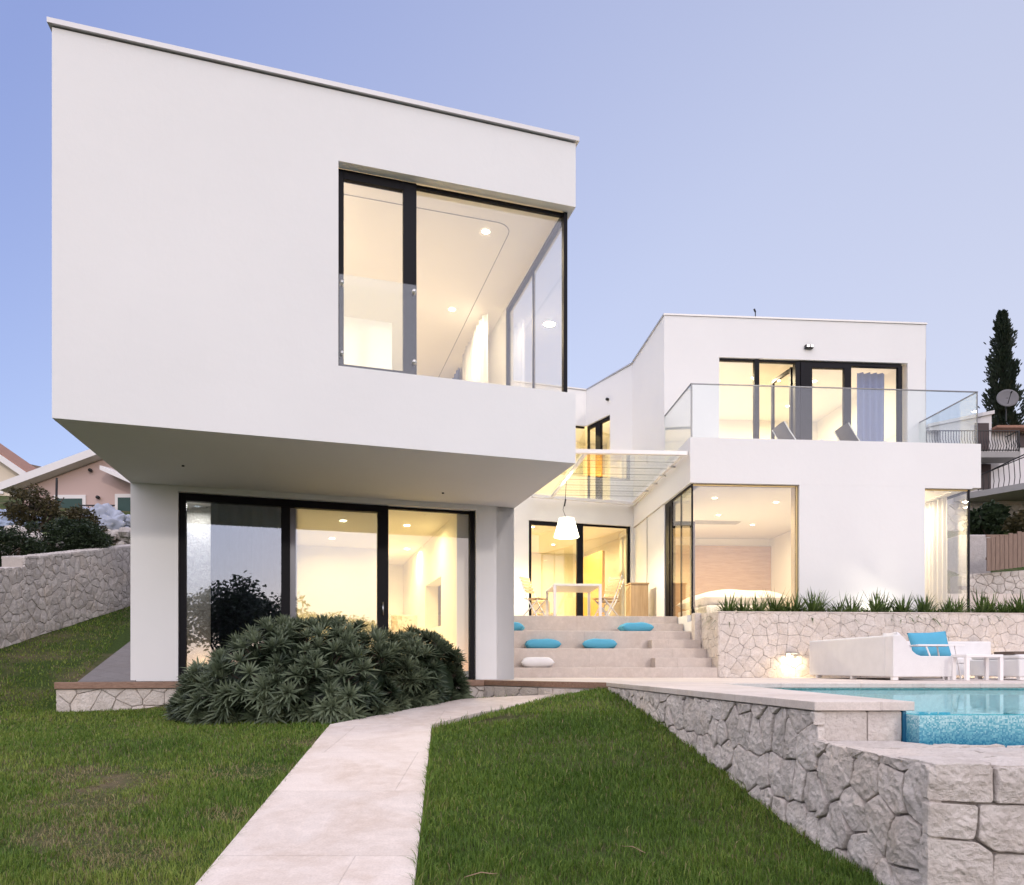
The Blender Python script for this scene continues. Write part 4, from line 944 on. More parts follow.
def groundcover():
    rr = random.Random(12); mb = MB()
    for q in range(2600):
        x = rr.uniform(.4,8.2); c = FB(x, rr.uniform(-.93,-.4), 1.12+rr.uniform(0,.14)); th = rr.uniform(0,6.283)
        leaf(mb, c, (math.cos(th), math.sin(th), rr.uniform(.5,1.8)), (0,0,1), rr.uniform(.08,.17), .012, .15, rr.uniform(.3,1))
    tag(mb.build('groundcover', LEAFSTRAP), 'low bright green ground cover between the tufts in the planter', 'ground cover', kind='stuff')
groundcover()
def cloud(mb, c, rad, n, size, seed, shape=None, hole=.0, tb=.5, elong=1.0):
    rr = random.Random(seed); k = 0
    while k < n:
        v = Vector((rr.uniform(-1,1), rr.uniform(-1,1), rr.uniform(-1,1)))
        r = v.length
        if r > 1 or r < .25: continue
        f = mnoise.noise(v*2.3 + Vector((seed*.37,0,0)))
        if r > .72 + .35*f: continue
        if mnoise.noise(v*4 + Vector((seed,1,0))) < -.28 + hole: continue
        p = Vector((c[0]+v.x*rad[0], c[1]+v.y*rad[1], c[2]+v.z*rad[2]))
        d = Vector((rr.gauss(0,1), rr.gauss(0,1), rr.gauss(0,.7)+.3)); s = size*rr.uniform(.6,1.4)
        leaf(mb, p, d, (rr.random(), rr.random(), rr.random()), s*2*elong, s*.5, .2, max(0, min(1, tb + .5*f + rr.uniform(-.3,.3)))); k += 1
def bush(name, label, c, rad, n, size, mat, seed, hole=0, cat='bush', stems=5, group=None):
    root = thing(name, label, cat, (c[0], c[1], c[2]-rad[2])); mb = MB(); cloud(mb, c, rad, n, size, seed, hole=hole)
    mb.build('foliage', mat, root); st = MB(); rr = random.Random(seed)
    for k in range(stems):
        e = (c[0]+rr.uniform(-.6,.6)*rad[0], c[1]+rr.uniform(-.6,.6)*rad[1], c[2]+rr.uniform(-.1,.6)*rad[2])
        st.tube([(c[0]+rr.uniform(-.15,.15)*rad[0], c[1], c[2]-rad[2]*1.1), ((c[0]+e[0])/2+rr.uniform(-.1,.1), (c[1]+e[1])/2, c[2]-rad[2]*.3), e], [.04,.025,.01], 5)
    st.build('stem', BARK, root)
    if group: root['group'] = group
    return root
# ------------------------------------------------------------------ left background
def at(px, py, D): return ((px-512)/720*D, D, .19+(667-py)*D/720)
bush('dark_bush', 'dark green bush right behind the stepped part of the boundary wall', at(72,543,14), (.95,.8,.62), 9000, .028, LEAFDARK, 21, stems=6)
bush('dark_bush', 'dark low bush at the far left edge, above the lower boundary wall', at(6,548,12.6), (.75,.6,.50), 5500, .026, LEAFDARK, 22)
bush('autumn_shrub', 'brownish open shrub with twigs in front of the pink house', at(34,508,16), (.85,.7,.62), 4200, .032, LEAFBROWN, 23, hole=.22, cat='shrub', stems=9)
bush('autumn_shrub', 'rusty brown shrub spreading beside the white tarpaulin', at(82,523,16.5), (.62,.5,.50), 3800, .030, LEAFBROWN, 24, hole=.1, cat='shrub', stems=7)
def house_gable(root, x0, x1, y, z0, ze, za, xa, depth, wallmat, roofmat, over=.5, edge=.28, edge_mat=None):
    b = MB(); b.prism([(x0,y),(x1,y),(x1,y+depth),(x0,y+depth)], z0, ze); 
    b.add([(x0,y,ze),(x1,y,ze),(xa,y,za),(x0,y+depth,ze),(x1,y+depth,ze),(xa,y+depth,za)], [(0,1,2),(5,4,3),(0,2,5,3),(1,4,5,2)]); b.build('wall', wallmat, root)
    b = MB()
    sl = (za-ze)/(xa-x0); sr = (za-ze)/(x1-xa); lx = x0-over; rx = x1+over; lz = ze-over*sl; rz = ze-over*sr
    for (ax, az, bx, bz) in ((lx,lz,xa,za),(xa,za,rx,rz)):
        b.add([(ax,y-over,az+.02),(bx,y-over,bz+.02),(bx,y-over,bz+edge),(ax,y-over,az+edge),(ax,y+depth,az+.02),(bx,y+depth,bz+.02),(bx,y+depth,bz+edge),(ax,y+depth,az+edge)],
              [(0,1,2,3),(5,4,7,6),(3,2,6,7),(1,0,4,5),(0,3,7,4),(2,1,5,6)])
    b.build('roof', edge_mat or roofmat, root)
    b = MB()
    for (ax, az, bx, bz) in ((lx+.05,lz,xa,za),(xa,za,rx-.05,rz)):
        b.add([(ax,y-over+.2,az+edge+.01),(bx,y-over+.2,bz+edge+.01),(bx,y+depth,bz+edge+.01),(ax,y+depth,az+edge+.01),(ax,y-over+.2,az+edge+.09),(bx,y-over+.2,bz+edge+.09),(bx,y+depth,bz+edge+.09),(ax,y+depth,az+edge+.09)],
              [(3,2,1,0),(4,5,6,7),(0,1,5,4),(2,3,7,6),(0,4,7,3),(1,2,6,5)])
    b.build('roof_tiles', roofmat, root)
D = 30.0
px_ = lambda p: (p-512)/720*D
pz_ = lambda p: .19+(667-p)*D/720
ph = thing('pink_house', 'pale pink gabled house with dark green shutters behind the boundary wall', 'house', (-17,31,4))
house_gable(ph, px_(22), -11.4, D, 3.5, pz_(489), pz_(449), -15.9, 9, PINKWALL, TILE, .55, .34, WHITEWALL)
for (a, b_, c, d_) in ((58,83,499,532),(119,146,498,532)):
    m = MB(); m.box(W, px_(a)-.14, px_(b_)+.14, D-.06, D-.003, pz_(d_), pz_(c)+.16); fo = m.build('window', WHITEWALL, ph)
    m = MB(); m.box(W, px_(a), px_(b_), D-.10, D-.062, pz_(d_)+.05, pz_(c)); 
    m.build('shutter', GREENSHUT, fo)
c0 = at(99.5,469.5,D-.9); c1 = at(130,483,D-.9); m = MB(); m.prism([(c0[0],D-.9),(c1[0],D-.9),(c1[0],D-.01),(c0[0],D-.01)], [c0[2],c1[2],c1[2]+.12,c0[2]+.12], [c0[2]+.17,c1[2]+.17,c1[2]+.3,c0[2]+.3]); m.build('canopy', WHITEWALL, ph)
m = MB()
for k in range(9): m.tube([(px_(86+k*4),D-.4,pz_(520)), (px_(86+k*4),D-.4,pz_(508))], .02, 5)
m.tube([(px_(85),D-.4,pz_(507.5)), (px_(120),D-.4,pz_(507.5))], .03, 5); m.build('balcony_rail', DARKMETAL, ph)
for q_, w_ in ((92,471),(99.5,498)):
    m = MB(); m.tube([(px_(q_),D-.06,pz_(w_)),(px_(q_),D-.18,pz_(w_))], .07, 8); m.build('wall_light', DARKMETAL, ph)
D = 37.0
ch = thing('cream_house', 'cream gabled house cut off by the left photo edge', 'house', (-26,38,5))
house_gable(ch, -34, px_(22), D, 4, pz_(475), pz_(424), -29, 2.5, CREAMWALL, TILE, .45, .34, WHITEWALL)
m = MB(); m.box(W, px_(-4), px_(4), D-.06, D-.002, pz_(494), pz_(484)); m.build('window', WHITEWALL, ch)
D = 46
dh = thing('distant_roof_house', 'small tiled house peeking over the roofs between pink and cream houses', 'house', (-30,47,8))
house_gable(dh, px_(-10), px_(80), D, 6, pz_(480), pz_(469), px_(30), 7, CREAMWALL, m_simple('old_brown_tile', (.17,.13,.105), .9, var=.3, vscale=6, bump=.03, bscale=14), .4, .2)
def tarp(name, label, c, rad, mat, seed):
    mb = MB(); n, m_ = 72, 28; V = []
    for j in range(m_+1):
        ph_ = j/m_*math.pi/2
        for i in range(n):
            th = 2*math.pi*i/n; v = Vector((math.cos(th)*math.cos(ph_), math.sin(th)*math.cos(ph_), math.sin(ph_)))
            k = 1 + .30*mnoise.noise(v*1.8+Vector((seed,0,0))) + .12*mnoise.noise(Vector((v.x*6, v.y*6, v.z*2+seed))) + .09*math.sin(th*7+seed+2*v.z)*(1-j/m_) + .34*abs(mnoise.noise(Vector((v.x*2.6+seed, v.y*2.6, v.z*4))))-.10*abs(mnoise.noise(Vector((v.x*8+seed, v.y*8, v.z*7))))
            V.append((c[0]+v.x*rad[0]*k, c[1]+v.y*rad[1]*k, c[2]+v.z*rad[2]*k))
    F = [(j*n+i, j*n+(i+1) % n, (j+1)*n+(i+1) % n, (j+1)*n+i) for j in range(m_) for i in range(n)]
    mb.add(V, F, True); return tag(mb.build(name, mat), label, 'tarpaulin')
tarp('covered_boat', 'white tarpaulin draped over a bulky load before the pink house', at(104,534,19), (.62,.5,.62), TARPW, 3)
tarp('covered_boat', 'pale tarpaulin-covered pile at the right, against the house pillar', at(126,529,19.5), (.5,.5,.34), TARPW, 8)
tarp('covered_boat', 'blue grey tarpaulin heap at the left photo edge above the wall', at(14,530,17), (.68,.5,.42), TARPB, 13)
def rubble(label, c, n, spread, seed):
    rr = random.Random(seed); mb = MB()
    for k in range(n):
        p = (c[0]+rr.uniform(-1,1)*spread[0], c[1]+rr.uniform(-1,1)*spread[1], c[2]+rr.uniform(0,1)*spread[2]); r = rr.uniform(.07,.19); mb.cur = rr.uniform(.75,1.15)
        V = []
        for j in range(5):
            ph_ = -math.pi/2+math.pi*j/4
            for i in range(8):
                v = Vector((math.cos(i*.785)*math.cos(ph_), math.sin(i*.785)*math.cos(ph_), math.sin(ph_)*.75)); q = 1+.4*mnoise.noise(v*1.5+Vector((k,seed,0)))
                V.append((p[0]+v.x*r*q, p[1]+v.y*r*q, p[2]+v.z*r*q))
        mb.add(V, [(j*8+i, j*8+(i+1) % 8, (j+1)*8+(i+1) % 8, (j+1)*8+i) for j in range(4) for i in range(8)])
    mb.cur = 1; return tag(mb.build('rubble_pile', STONEFAR), label, 'rubble', kind='stuff')
rubble('loose pale rubble stones heaped at the far left above the wall', at(10,562,14.5), 60, (.8,.4,.62), 5)
rubble('pale rubble stones under the white tarpaulin by the pillar', at(122,549,17.5), 46, (.55,.3,.42), 6)
m = MB(); c = at(56,520,18); m.tube([c, (c[0]+.02,c[1],c[2]+1.05)], .03, 6); tag(m.build('utility_post', DARKMETAL), 'thin dark metal post sticking up beside the pink house window', 'post')

# ------------------------------------------------------------------ right background
D = 34.0
wh = thing('white_house', 'white hillside house with two iron-railed balconies behind the rear wing', 'house', (25,36,5))
X0 = px_(905)
m = MB(); m.box(W, X0, 34, D+1.2, D+9, 4.5, pz_(424)); m.box(W, px_(952), px_(1004), D+.9, D+1.199, pz_(455), pz_(416))
m.prism([(px_(940),D+.88),(px_(1004),D+.88),(px_(1004),D+5),(px_(940),D+5)], pz_(424), [pz_(421),pz_(408),pz_(408),pz_(421)]); m.build('wall', WHITEWALL, wh)
m = MB(); m.prism([(px_(938),D+.8),(px_(1006),D+.8),(px_(1006),D+5.1),(px_(938),D+5.1)], [pz_(421)+.004,pz_(407.5),pz_(407.5),pz_(421)+.004], [pz_(418),pz_(404),pz_(404),pz_(418)]); m.build('parapet_cap', WHITEWALL, wh)
m = MB(); m.box(W, px_(1004.5), 35, D+.5, D+9, pz_(424)+.002, pz_(421.5)); m.build('roof', TILE, wh)
for (a, c, e, f, yy) in ((975,989,423,450.5,D+.84),(974,991,464,489,D+1.14),(1018,1032,433,447,D+1.14)):
    q0 = at(a, f, yy); q1 = at(c, e, yy); m = MB(); m.box(W, q0[0], q1[0], yy, yy+.05, q0[2], q1[2]); m.build('door', m_simple('brown_shutter', (.045,.026,.028), .6), wh)
def balcony(x0, x1, y0, z, h, depth, label):
    m = MB(); m.box(W, x0, x1, y0, y0+depth, z-.28, z); bo = m.build('balcony_slab', CONCRETE, wh)
    m = MB(); n = int((x1-x0)/.13)
    for k in range(n+1):
        x = x0+.05+(x1-x0-.1)*k/n; m.tube([(x,y0+.06,z), (x,y0-.06,z+h*.25), (x,y0+.06,z+h*.6), (x,y0+.05,z+h)], .016, 4)
    for zz in (z+.08, z+h): m.tube([(x0,y0+.06,zz), (x1,y0+.06,zz)], .028, 5)
    for x in (x0+.02, x1-.02):
        m.tube([(x,y0+.06,z), (x,y0+.06,z+h)], .03, 5); m.tube([(x,y0+.06,z+h), (x,y0+depth,z+h)], .025, 5)
        for j in range(6): m.tube([(x,y0+.15+j*.15,z), (x,y0+.15+j*.15,z+h)], .014, 4)
    m.build('railing', DARKMETAL, bo)
balcony(px_(925), px_(1019), D-.1, pz_(452), pz_(431)-pz_(452), 1.0, '')
balcony(px_(1008), 30, D-2.2, pz_(489), 1.2, 3.4, '')
m = MB(); m.prism([(px_(968),D+.6),(px_(1007),D-1.9),(px_(1007),D+1.1),(px_(968),D+1.1)], pz_(497), pz_(491)); m.build('balcony_slab', CONCRETE, wh)
m = MB()
for k in range(12):
    x = px_(980)+(px_(1007)-px_(980))*k/11; y = D+.15-2.0*k/11; m.tube([(x,y,pz_(492)), (x,y-.08,pz_(484)), (x,y,pz_(476-k*1.3))], .017, 4)
m.tube([(px_(979),D+.2,pz_(476)), (px_(1007),D-1.9,pz_(461))], .03, 5); m.build('railing', DARKMETAL, wh)
m = MB(); m.tube([(px_(983),D+1.1,pz_(459)),(px_(983),D+.9,pz_(459))], .10, 8); m.build('wall_light', DARKMETAL, wh)
L, fm = plane_map((px_(950),D+1.0), (32,D+1.0), 1)
m = MB(); masonry(m, fm, [(0,4.5),(L,4.5),(L,pz_(499)),(0,pz_(499))], .34, .03, 91, gap=.01, aspect=1.7, jit=.25, res=3, rings=(1,.93,.5), var=.2); m.build('stone_base', STONEFAR, wh)
# dish
dc = at(1007,399,33.5); sd = thing('satellite_dish', 'grey satellite dish mounted on the white house roof before the cypress', 'satellite dish', (dc[0], dc[1], pz_(421)))
m = MB(); V = []; seg = 24
ax = Vector((-.25,-.93,.26)).normalized(); a_ = ax.orthogonal().normalized(); b__ = ax.cross(a_)
for j in range(6):
    r = .46*j/5
    for k in range(seg):
        q = 2*math.pi*k/seg; V.append(tuple(Vector(dc)+(a_*math.cos(q)+b__*math.sin(q))*max(r,.004) + ax*(r*r*.35)))
m.add(V, [(j*seg+k, j*seg+(k+1) % seg, (j+1)*seg+(k+1) % seg, (j+1)*seg+k) for j in range(5) for k in range(seg)], True); o = m.build('dish', DISHMAT, sd); so_ = o.modifiers.new('t', 'SOLIDIFY'); so_.thickness = .02
m = MB(); m.tube([(dc[0],dc[1]+.06,pz_(424)), (dc[0],dc[1]+.06,dc[2])], .03, 6); m.tube([(dc[0],dc[1]+.02,dc[2]-.4), tuple(Vector(dc)+ax*.5)], .015, 5); m.tube([tuple(Vector(dc)+ax*.47), tuple(Vector(dc)+ax*.58)], .035, 8); m.build('mast', DARKMETAL, sd)
# cypress
ct = thing('cypress_tree', 'tall slim dark cypress rising behind the white hillside house', 'cypress', (27.3,40,10))
m = MB(); rr = random.Random(77); Hc = at(1000,314,40)[2]; zb = 10.5
k = 0
while k < 7000:
    t = rr.random()**.8; z = zb + (Hc-zb)*t; r = 1.12*(1-t)**.85*min(1, .5+t*3) if t < .86 else .14+.24*(1-t)/.14
    th = rr.uniform(0, 6.283); q = rr.uniform(.35,1)**.6; lump = .85+.95*mnoise.noise((math.cos(th)*1.3, math.sin(th)*1.3, z*.9))+.3*mnoise.noise((math.cos(th)*4, math.sin(th)*4, z*2))
    bend = .35*max(0,t-.8)*-1.2
    p_ = (27.3+bend+math.cos(th)*r*q*lump, 40+math.sin(th)*r*q*lump, z)
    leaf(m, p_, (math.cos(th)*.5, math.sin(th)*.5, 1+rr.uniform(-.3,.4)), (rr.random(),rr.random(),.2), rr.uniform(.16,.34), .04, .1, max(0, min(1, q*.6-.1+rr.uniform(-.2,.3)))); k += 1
for q in range(46):
    t = rr.uniform(.02,.93); z = zb+(Hc-zb)*t; r = 1.12*(1-t)**.85*min(1,.5+t*3)*rr.uniform(.85,1.25)+.05; th = rr.uniform(0,6.283)
    for k in range(70):
        p_ = (27.3+math.cos(th)*r+rr.gauss(0,.12), 40+math.sin(th)*r+rr.gauss(0,.12), z+rr.uniform(-.35,.5))
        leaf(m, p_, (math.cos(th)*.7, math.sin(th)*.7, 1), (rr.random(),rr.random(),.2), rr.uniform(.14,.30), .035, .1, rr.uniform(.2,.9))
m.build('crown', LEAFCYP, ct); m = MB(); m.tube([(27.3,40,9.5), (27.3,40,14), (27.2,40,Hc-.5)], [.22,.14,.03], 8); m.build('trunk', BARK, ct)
m = MB()  # upper slope shrubs, stone block, fence, terrace wall
bush('hillside_shrub', 'olive green shrub under the lower iron-railed balcony', at(988,521,29), (1.0,.8,.85), 2000, .10, LEAFDARK, 31, hole=.05, cat='shrub')
bush('hillside_shrub', 'small green shrub above the wooden fence at the right edge', at(1022,522,27), (.7,.6,.5), 1000, .09, LEAFBROWN, 32, hole=.05, cat='shrub')
D = 24.0
sb = MB(); sb.box(W, px_(979), px_(1011), D+1, D+1.8, 2.5, pz_(529)); tag(sb.build('concrete_block', m_stone('weathered_block', (.42,.38,.36), (.55,.51,.49), .02), bevel=.04), 'large pale stone block standing behind the wooden fence', 'block')
fn = thing('wooden_fence', 'brown vertical-board fence on top of the right terrace wall', 'fence', (16.5,22,3.2))
m = MB(); D = 22.2
for k in range(30):
    x = px_(987)+k*.135; t = k*.135*.12; m.box(W, x, x+.122, D, D+.03, pz_(571)+t, pz_(538)+t*1.6+.03*math.sin(k*3))
m.build('board_panel', WOODFENCE, fn); m = MB()
for z in (3.5,4.2): m.box(W, px_(987), px_(987)+4, D+.031, D+.07, z, z+.08)
m.build('rail', WOODFENCE, fn)
tw = thing('terrace_wall', 'pale stone terrace wall below the wooden fence at right', 'wall', (16,22,1.5))
m = MB(); D = 22.0; L, fm = plane_map((px_(974),D+.6), (px_(974)+7,D-.8), 1); masonry(m, fm, [(0,.9),(L,.9),(L,pz_(560)),(0,pz_(572))], .21, .02, 95, gap=.004, aspect=1.25, res=4, rings=(1,.95,.7,.35)); m.build('stone_face', STONE, tw)
m = MB(); m.prism([(px_(974),D+.62),(px_(974)+7,D-.78),(px_(974)+7,D),(px_(974),D+1.2)], .5, [pz_(572)-.01,pz_(560)-.01,pz_(560)-.01,pz_(572)-.01]); m.build('core', PALEJOINT, tw)
m = MB()
for k in range(6): m.box(W, 11.2, 14.2, 17.5+k*.45, 17.5+(k+1)*.45+.02*(k < 5), .5, 1.35+k*.17)
struct(m.build('hillside_steps', STEPST))

# ------------------------------------------------------------------ furniture on the patio
def pillow(mb, c, w, d_, h, rot, tilt=0, seed=0, pitch=0):
    n = 20; M = Matrix.Rotation(rot, 3, 'Z') @ Matrix.Rotation(pitch, 3, 'X') @ Matrix.Rotation(tilt, 3, 'Y'); V = []; idx = {}
    for side in (1, -1):
        for j in range(n+1):
            for i in range(n+1):
                u = -1+2*i/n; v = -1+2*j/n; e = max(0, (1-u**4))*max(0, (1-v**4)); t = e**.55
                k = 1-.07*(1-abs(u))*(abs(v)**3); k2 = 1-.07*(1-abs(v))*(abs(u)**3)
                z = side*h/2*t*(1+.12*mnoise.noise((u*2+seed, v*2, side))) - .02*mnoise.noise((u*1.2, v*1.2, seed))*h
                p = M @ Vector((u*w/2*k2, v*d_/2*k, z)); V.append((c[0]+p.x, c[1]+p.y, c[2]+p.z))
    N = (n+1)**2
    F = []
    for j in range(n):
        for i in range(n):
            a = j*(n+1)+i; F.append((a, a+1, a+n+2, a+n+1)); F.append((N+a, N+a+n+1, N+a+n+2, N+a+1))
    mb.add(V, F, True)
def cushion(px, D, z, w, mat, label, seed, rot=0.1):
    c = ((px-512)/720*D, D, z+.092); m = MB(); pillow(m, c, w, .5, .21, rot, 0, seed); o = m.build('cushion', mat); mod = o.modifiers.new('weld', 'WELD'); mod.merge_threshold = .0005
    tag(o, label, 'cushion', 'cushions lying on the steps')
cushion(537, 13.42, .18, .62, WHITEFAB, 'white cushion lying on the lowest wide step', 1, .05)
cushion(542, 14.05, .54, .70, BLUE, 'turquoise cushion on the middle step, left one, above the white cushion', 2, .12)
cushion(599.5, 14.05, .54, .68, BLUE, 'turquoise cushion on the middle step, right one, close to the small steps', 3, -.1)
cushion(635.5, 14.72, .90, .66, BLUE, 'turquoise cushion on the top seat step, below the wooden cabinet', 4, .08)
cushion(508, 14.6, .90, .66, BLUE, 'turquoise cushion on the top step partly hidden by the front wing wall', 5, -.1)

sofa = thing('lounge_sofa', 'white woven L-shaped lounge sofa on the patio before the stone wall', 'sofa', FB(2.2,-3,0))
def profile(fr, prof, y0, y1, mb):
    n = len(prof); V = [fr(x, y0, z) for x, z in prof] + [fr(x, y1, z) for x, z in prof]
    mb.add(V, [tuple(range(n)), tuple(range(2*n-1, n-1, -1))] + [(i, n+i, n+(i+1) % n, (i+1) % n) for i in range(n)])
pf = [(1.53,.05),(2.45,.05),(2.45,.345),(1.95,.345),(1.88,.37),(1.82,.42),(1.72,.58),(1.67,.63),(1.62,.65),(1.55,.65),(1.53,.63)]
m = MB(); profile(FB, pf, -4.22, -4.02, m); m.build('arm', WICKER, sofa, bevel=.012)
m = MB(); profile(FB, [(1.53,.05),(1.75,.05),(1.75,.60),(1.65,.645),(1.55,.65),(1.53,.63)], -4.018, -1.76, m); m.build('backrest', WICKER, sofa, bevel=.012)
m = MB(); m.box(FB, 1.752, 2.45, -4.018, -1.96, .05, .24); m.box(FB, 2.452, 4.75, -2.6, -1.96, .05, .24); m.build('seat_base', WICKER, sofa, bevel=.01)
m = MB(); m.box(FB, 1.752, 4.75, -1.958, -1.76, .05, .64); m.build('backrest', WICKER, sofa, bevel=.02)
m = MB(); m.box(FB, 1.76, 2.43, -4.0, -2.62, .243, .35); m.build('seat_cushion', WHITEFAB, sofa, bevel=.03); m = MB(); m.box(FB, 1.76, 4.7, -2.60, -1.97, .243, .35); m.build('seat_cushion', WHITEFAB, sofa, bevel=.03)
m = MB(); pillow(m, FB(1.98,-3.55,.52), .6, .42, .16, R(80), 0, 9, R(68)); m.build('back_cushion', WHITEFAB, sofa)
m = MB()
for x, y in ((1.58,-4.17),(2.4,-4.17),(1.58,-2),(1.58,-3.1),(4.6,-2.5),(3.5,-2.5)): m.box(FB, x-.04, x+.04, y-.03, y+.03, 0.004, .05)
m.build('foot', WHITEMETAL, sofa)
m = MB(); pillow(m, FB(2.80,-3.15,.53), .62, .46, .17, R(8), R(-8), 4, R(70)); o = m.build('throw_cushion', BLUE); o.modifiers.new('weld', 'WELD').merge_threshold = .0005; tag(o, 'bright turquoise square cushion leaning upright in the white sofa', 'cushion')
# low white table
tb = thing('low_table', 'low white narrow side table standing before the sofa arm', 'table', FB(2.65,-4.4,0))
m = MB(); m.box(FB, 2.40, 2.94, -4.52, -4.20, .325, .365); m.build('tabletop', WHITEMETAL, tb, bevel=.004)
for x in (2.40,2.892):
    for y in (-4.52,-4.248):
        m = MB(); m.box(FB, x, x+.048, y, y+.048, .004, .324); m.build('leg', WHITEMETAL, tb)
t2 = thing('tray_table', 'taller white metal tray table with slanted thin legs straddling the sofa seat', 'table', FB(2.45,-3.7,0))
m = MB(); m.box(FB, 2.08, 2.80, -3.95, -3.90, .50, .522); m.box(FB, 2.08, 2.80, -3.55, -3.50, .50, .522); m.box(FB, 2.08, 2.80, -3.898, -3.552, .506, .518); m.build('tray', WHITEMETAL, t2)
for x, dx, zb_ in ((2.22,.06,.352),(2.66,.10,.004)):
    for y in (-3.92,-3.53):
        m = MB(); m.tube([FB(x,y,.50), FB(x+dx,y,zb_)], .013, 6); m.build('leg', WHITEMETAL, t2)
ot = thing('ottoman', 'white woven ottoman at the right edge with a dark tray on it', 'ottoman', FB(3.8,-4,0))
m = MB(); m.box(FB, 3.35, 4.6, -4.3, -3.3, .05, .30); m.build('base', WICKER, ot, bevel=.015); m = MB(); m.box(FB, 3.36, 4.59, -4.29, -3.31, .303, .37); m.build('seat_cushion', WHITEFAB, ot, bevel=.025)
m = MB()
for x, y in ((3.42,-4.25),(4.5,-4.25),(3.42,-3.4),(4.5,-3.4)): m.box(FB, x-.04, x+.04, y-.03, y+.03, .004, .05)
m.build('foot', WHITEMETAL, ot)
m = MB(); m.box(FB, 3.36, 3.72, -4.2, -3.8, .372, .385); m.box(FB, 3.36, 3.72, -4.2, -4.185, .385, .415); m.box(FB, 3.36, 3.72, -3.815, -3.8, .385, .415); m.box(FB, 3.36, 3.375, -4.185, -3.815, .385, .415); m.box(FB, 3.705, 3.72, -4.185, -3.815, .385, .415)
tag(m.build('tray', TRAYMAT), 'dark wooden tray resting on the white ottoman', 'tray')
# wall lamps on the planter wall
for x, zl, lab in ((1.46,.40,'small metal wall lamp shining down the stone wall left of the sofa'),(4.98,.60,'small metal wall lamp glowing on the stone wall beyond the sofa, right edge')):
    wl = thing('wall_lamp', lab, 'wall lamp', FB(x,-1.25,zl), 'lamps on the planter wall')
    m = MB(); m.box(FB, x-.09, x+.09, -1.36, -1.215, zl+.03, zl+.055); m.box(FB, x-.09, x+.09, -1.362, -1.352, zl-.01, zl+.029); m.box(FB, x-.09, x+.09, -1.225, -1.212, zl-.04, zl+.029); m.build('hood', STEEL, wl)
    m = MB(); m.box(FB, x-.07, x+.07, -1.33, -1.25, zl+.018, zl+.028); m.build('diffuser', LAMPGLOW, wl)
    lamp_down(FB(x,-1.29,zl+.012), 3.2, (1,.80,.45), .10, wl)
# ground spot in the planter lighting the facade
gs = thing('garden_spotlight', 'small garden spotlight hidden among planter leaves lighting the facade', 'spotlight', FB(3.75,-.55,1.1))
m = MB(); m.tube([FB(3.75,-.62,1.12), FB(3.75,-.5,1.20)], .045, 12); m.tube([FB(3.75,-.58,1.05), FB(3.75,-.57,1.15)], .012, 6); m.build('housing', DARKMETAL, gs); m = MB(); m.tube([FB(3.75,-.502,1.20), FB(3.75,-.496,1.204)], .038, 12); m.build('lens', LAMPGLOW, gs)
l = bpy.data.lights.new('bulb', 'SPOT'); l.energy = 24; l.color = (1,.93,.75); l.spot_size = R(150); l.spot_blend = 1.0; l.shadow_soft_size = .03
o = bpy.data.objects.new('bulb', l); COL.objects.link(o); o.parent = gs; o.location = Vector(FB(3.75,-.47,1.22))-wloc(gs); dd = Vector(FB(0,.45,.75))-Vector(FB(0,0,0)); o.rotation_euler = dd.to_track_quat('-Z','Y').to_euler()

# ------------------------------------------------------------------ courtyard furniture
FT = Frame(1.38, 16.4, 4.13, 1.26)
tbl = thing('dining_table', 'white metal dining table under the glowing pendant lamp', 'dining table', FT(0,0,0))
m = MB(); m.box(FT, -.53, .53, -.72, .72, .70, .745); m.build('tabletop', WHITEMETAL, tbl, bevel=.004)
for x in (-.53,.47):
    for y in (-.72,.66):
        m = MB(); m.box(FT, x, x+.06, y, y+.06, .002, .699); m.build('leg', WHITEMETAL, tbl)
def chair(fr, label):
    root = thing('folding_chair', label, 'folding chair', fr(0,0,0), 'folding chairs at the dining table'); wd_ = WOODPALE
    for y in (-.2,.2):       # chair faces +x in its own frame
        m = MB(); m.tube([fr(.22,y,.005), fr(-.06,y,.45), fr(-.28,y,.98)], [.016,.016,.014], 6); m.build('back_leg', WHITEFAB, root)
        m = MB(); m.tube([fr(-.26,y*.85,.005), fr(.20,y*.85,.44)], .015, 6); m.build('front_leg', WHITEFAB, root)
    m = MB()
    for k in range(6): m.box(fr, -.16+k*.07, -.10+k*.07, -.2, .2, .448, .466)
    m.build('seat', wd_, root); m = MB()
    for k in range(5):
        z = .60+k*.075; x = -.06-(z-.45)*.415; m.box(fr, x-.008, x+.01, -.2, .2, z, z+.058)
    m.build('backrest', wd_, root)
    m = MB(); m.tube([fr(.12,-.2,.16), fr(.12,.2,.16)], .01, 5); m.build('stretcher', WHITEFAB, root)
chair(Frame(.50,16.2,-32,1.26), 'wooden slatted folding chair left of the dining table, beside the wing wall')
chair(Frame(2.12,16.15,212,1.26), 'pale folding chair right of the dining table, near the cabinet')
chair(Frame(2.28,16.9,205,1.26), 'pale folding chair right of the table, the farther one by the sliding door')
cb = thing('patio_cabinet', 'pale oak cabinet against the courtyard wall beside the cable', 'cabinet', FB(-.42,2.75,1.26))
m = MB(); m.box(FB, -.62, -.2, 2.55, 3.05, 1.28, 2.13); m.build('body', WOODPALE, cb, bevel=.004); m = MB(); m.box(FB, -.64, -.18, 2.53, 3.07, 2.132, 2.16); m.build('top', WOODPALE, cb); m = MB(); m.box(FB, -.60, -.22, 2.545, 2.549, 1.30, 2.11); m.build('door', WOODPALE, cb)
m = MB(); m.box(FB, -.60, -.22, 2.57, 3.03, 1.262, 1.279); m.build('foot', DARKMETAL, cb)
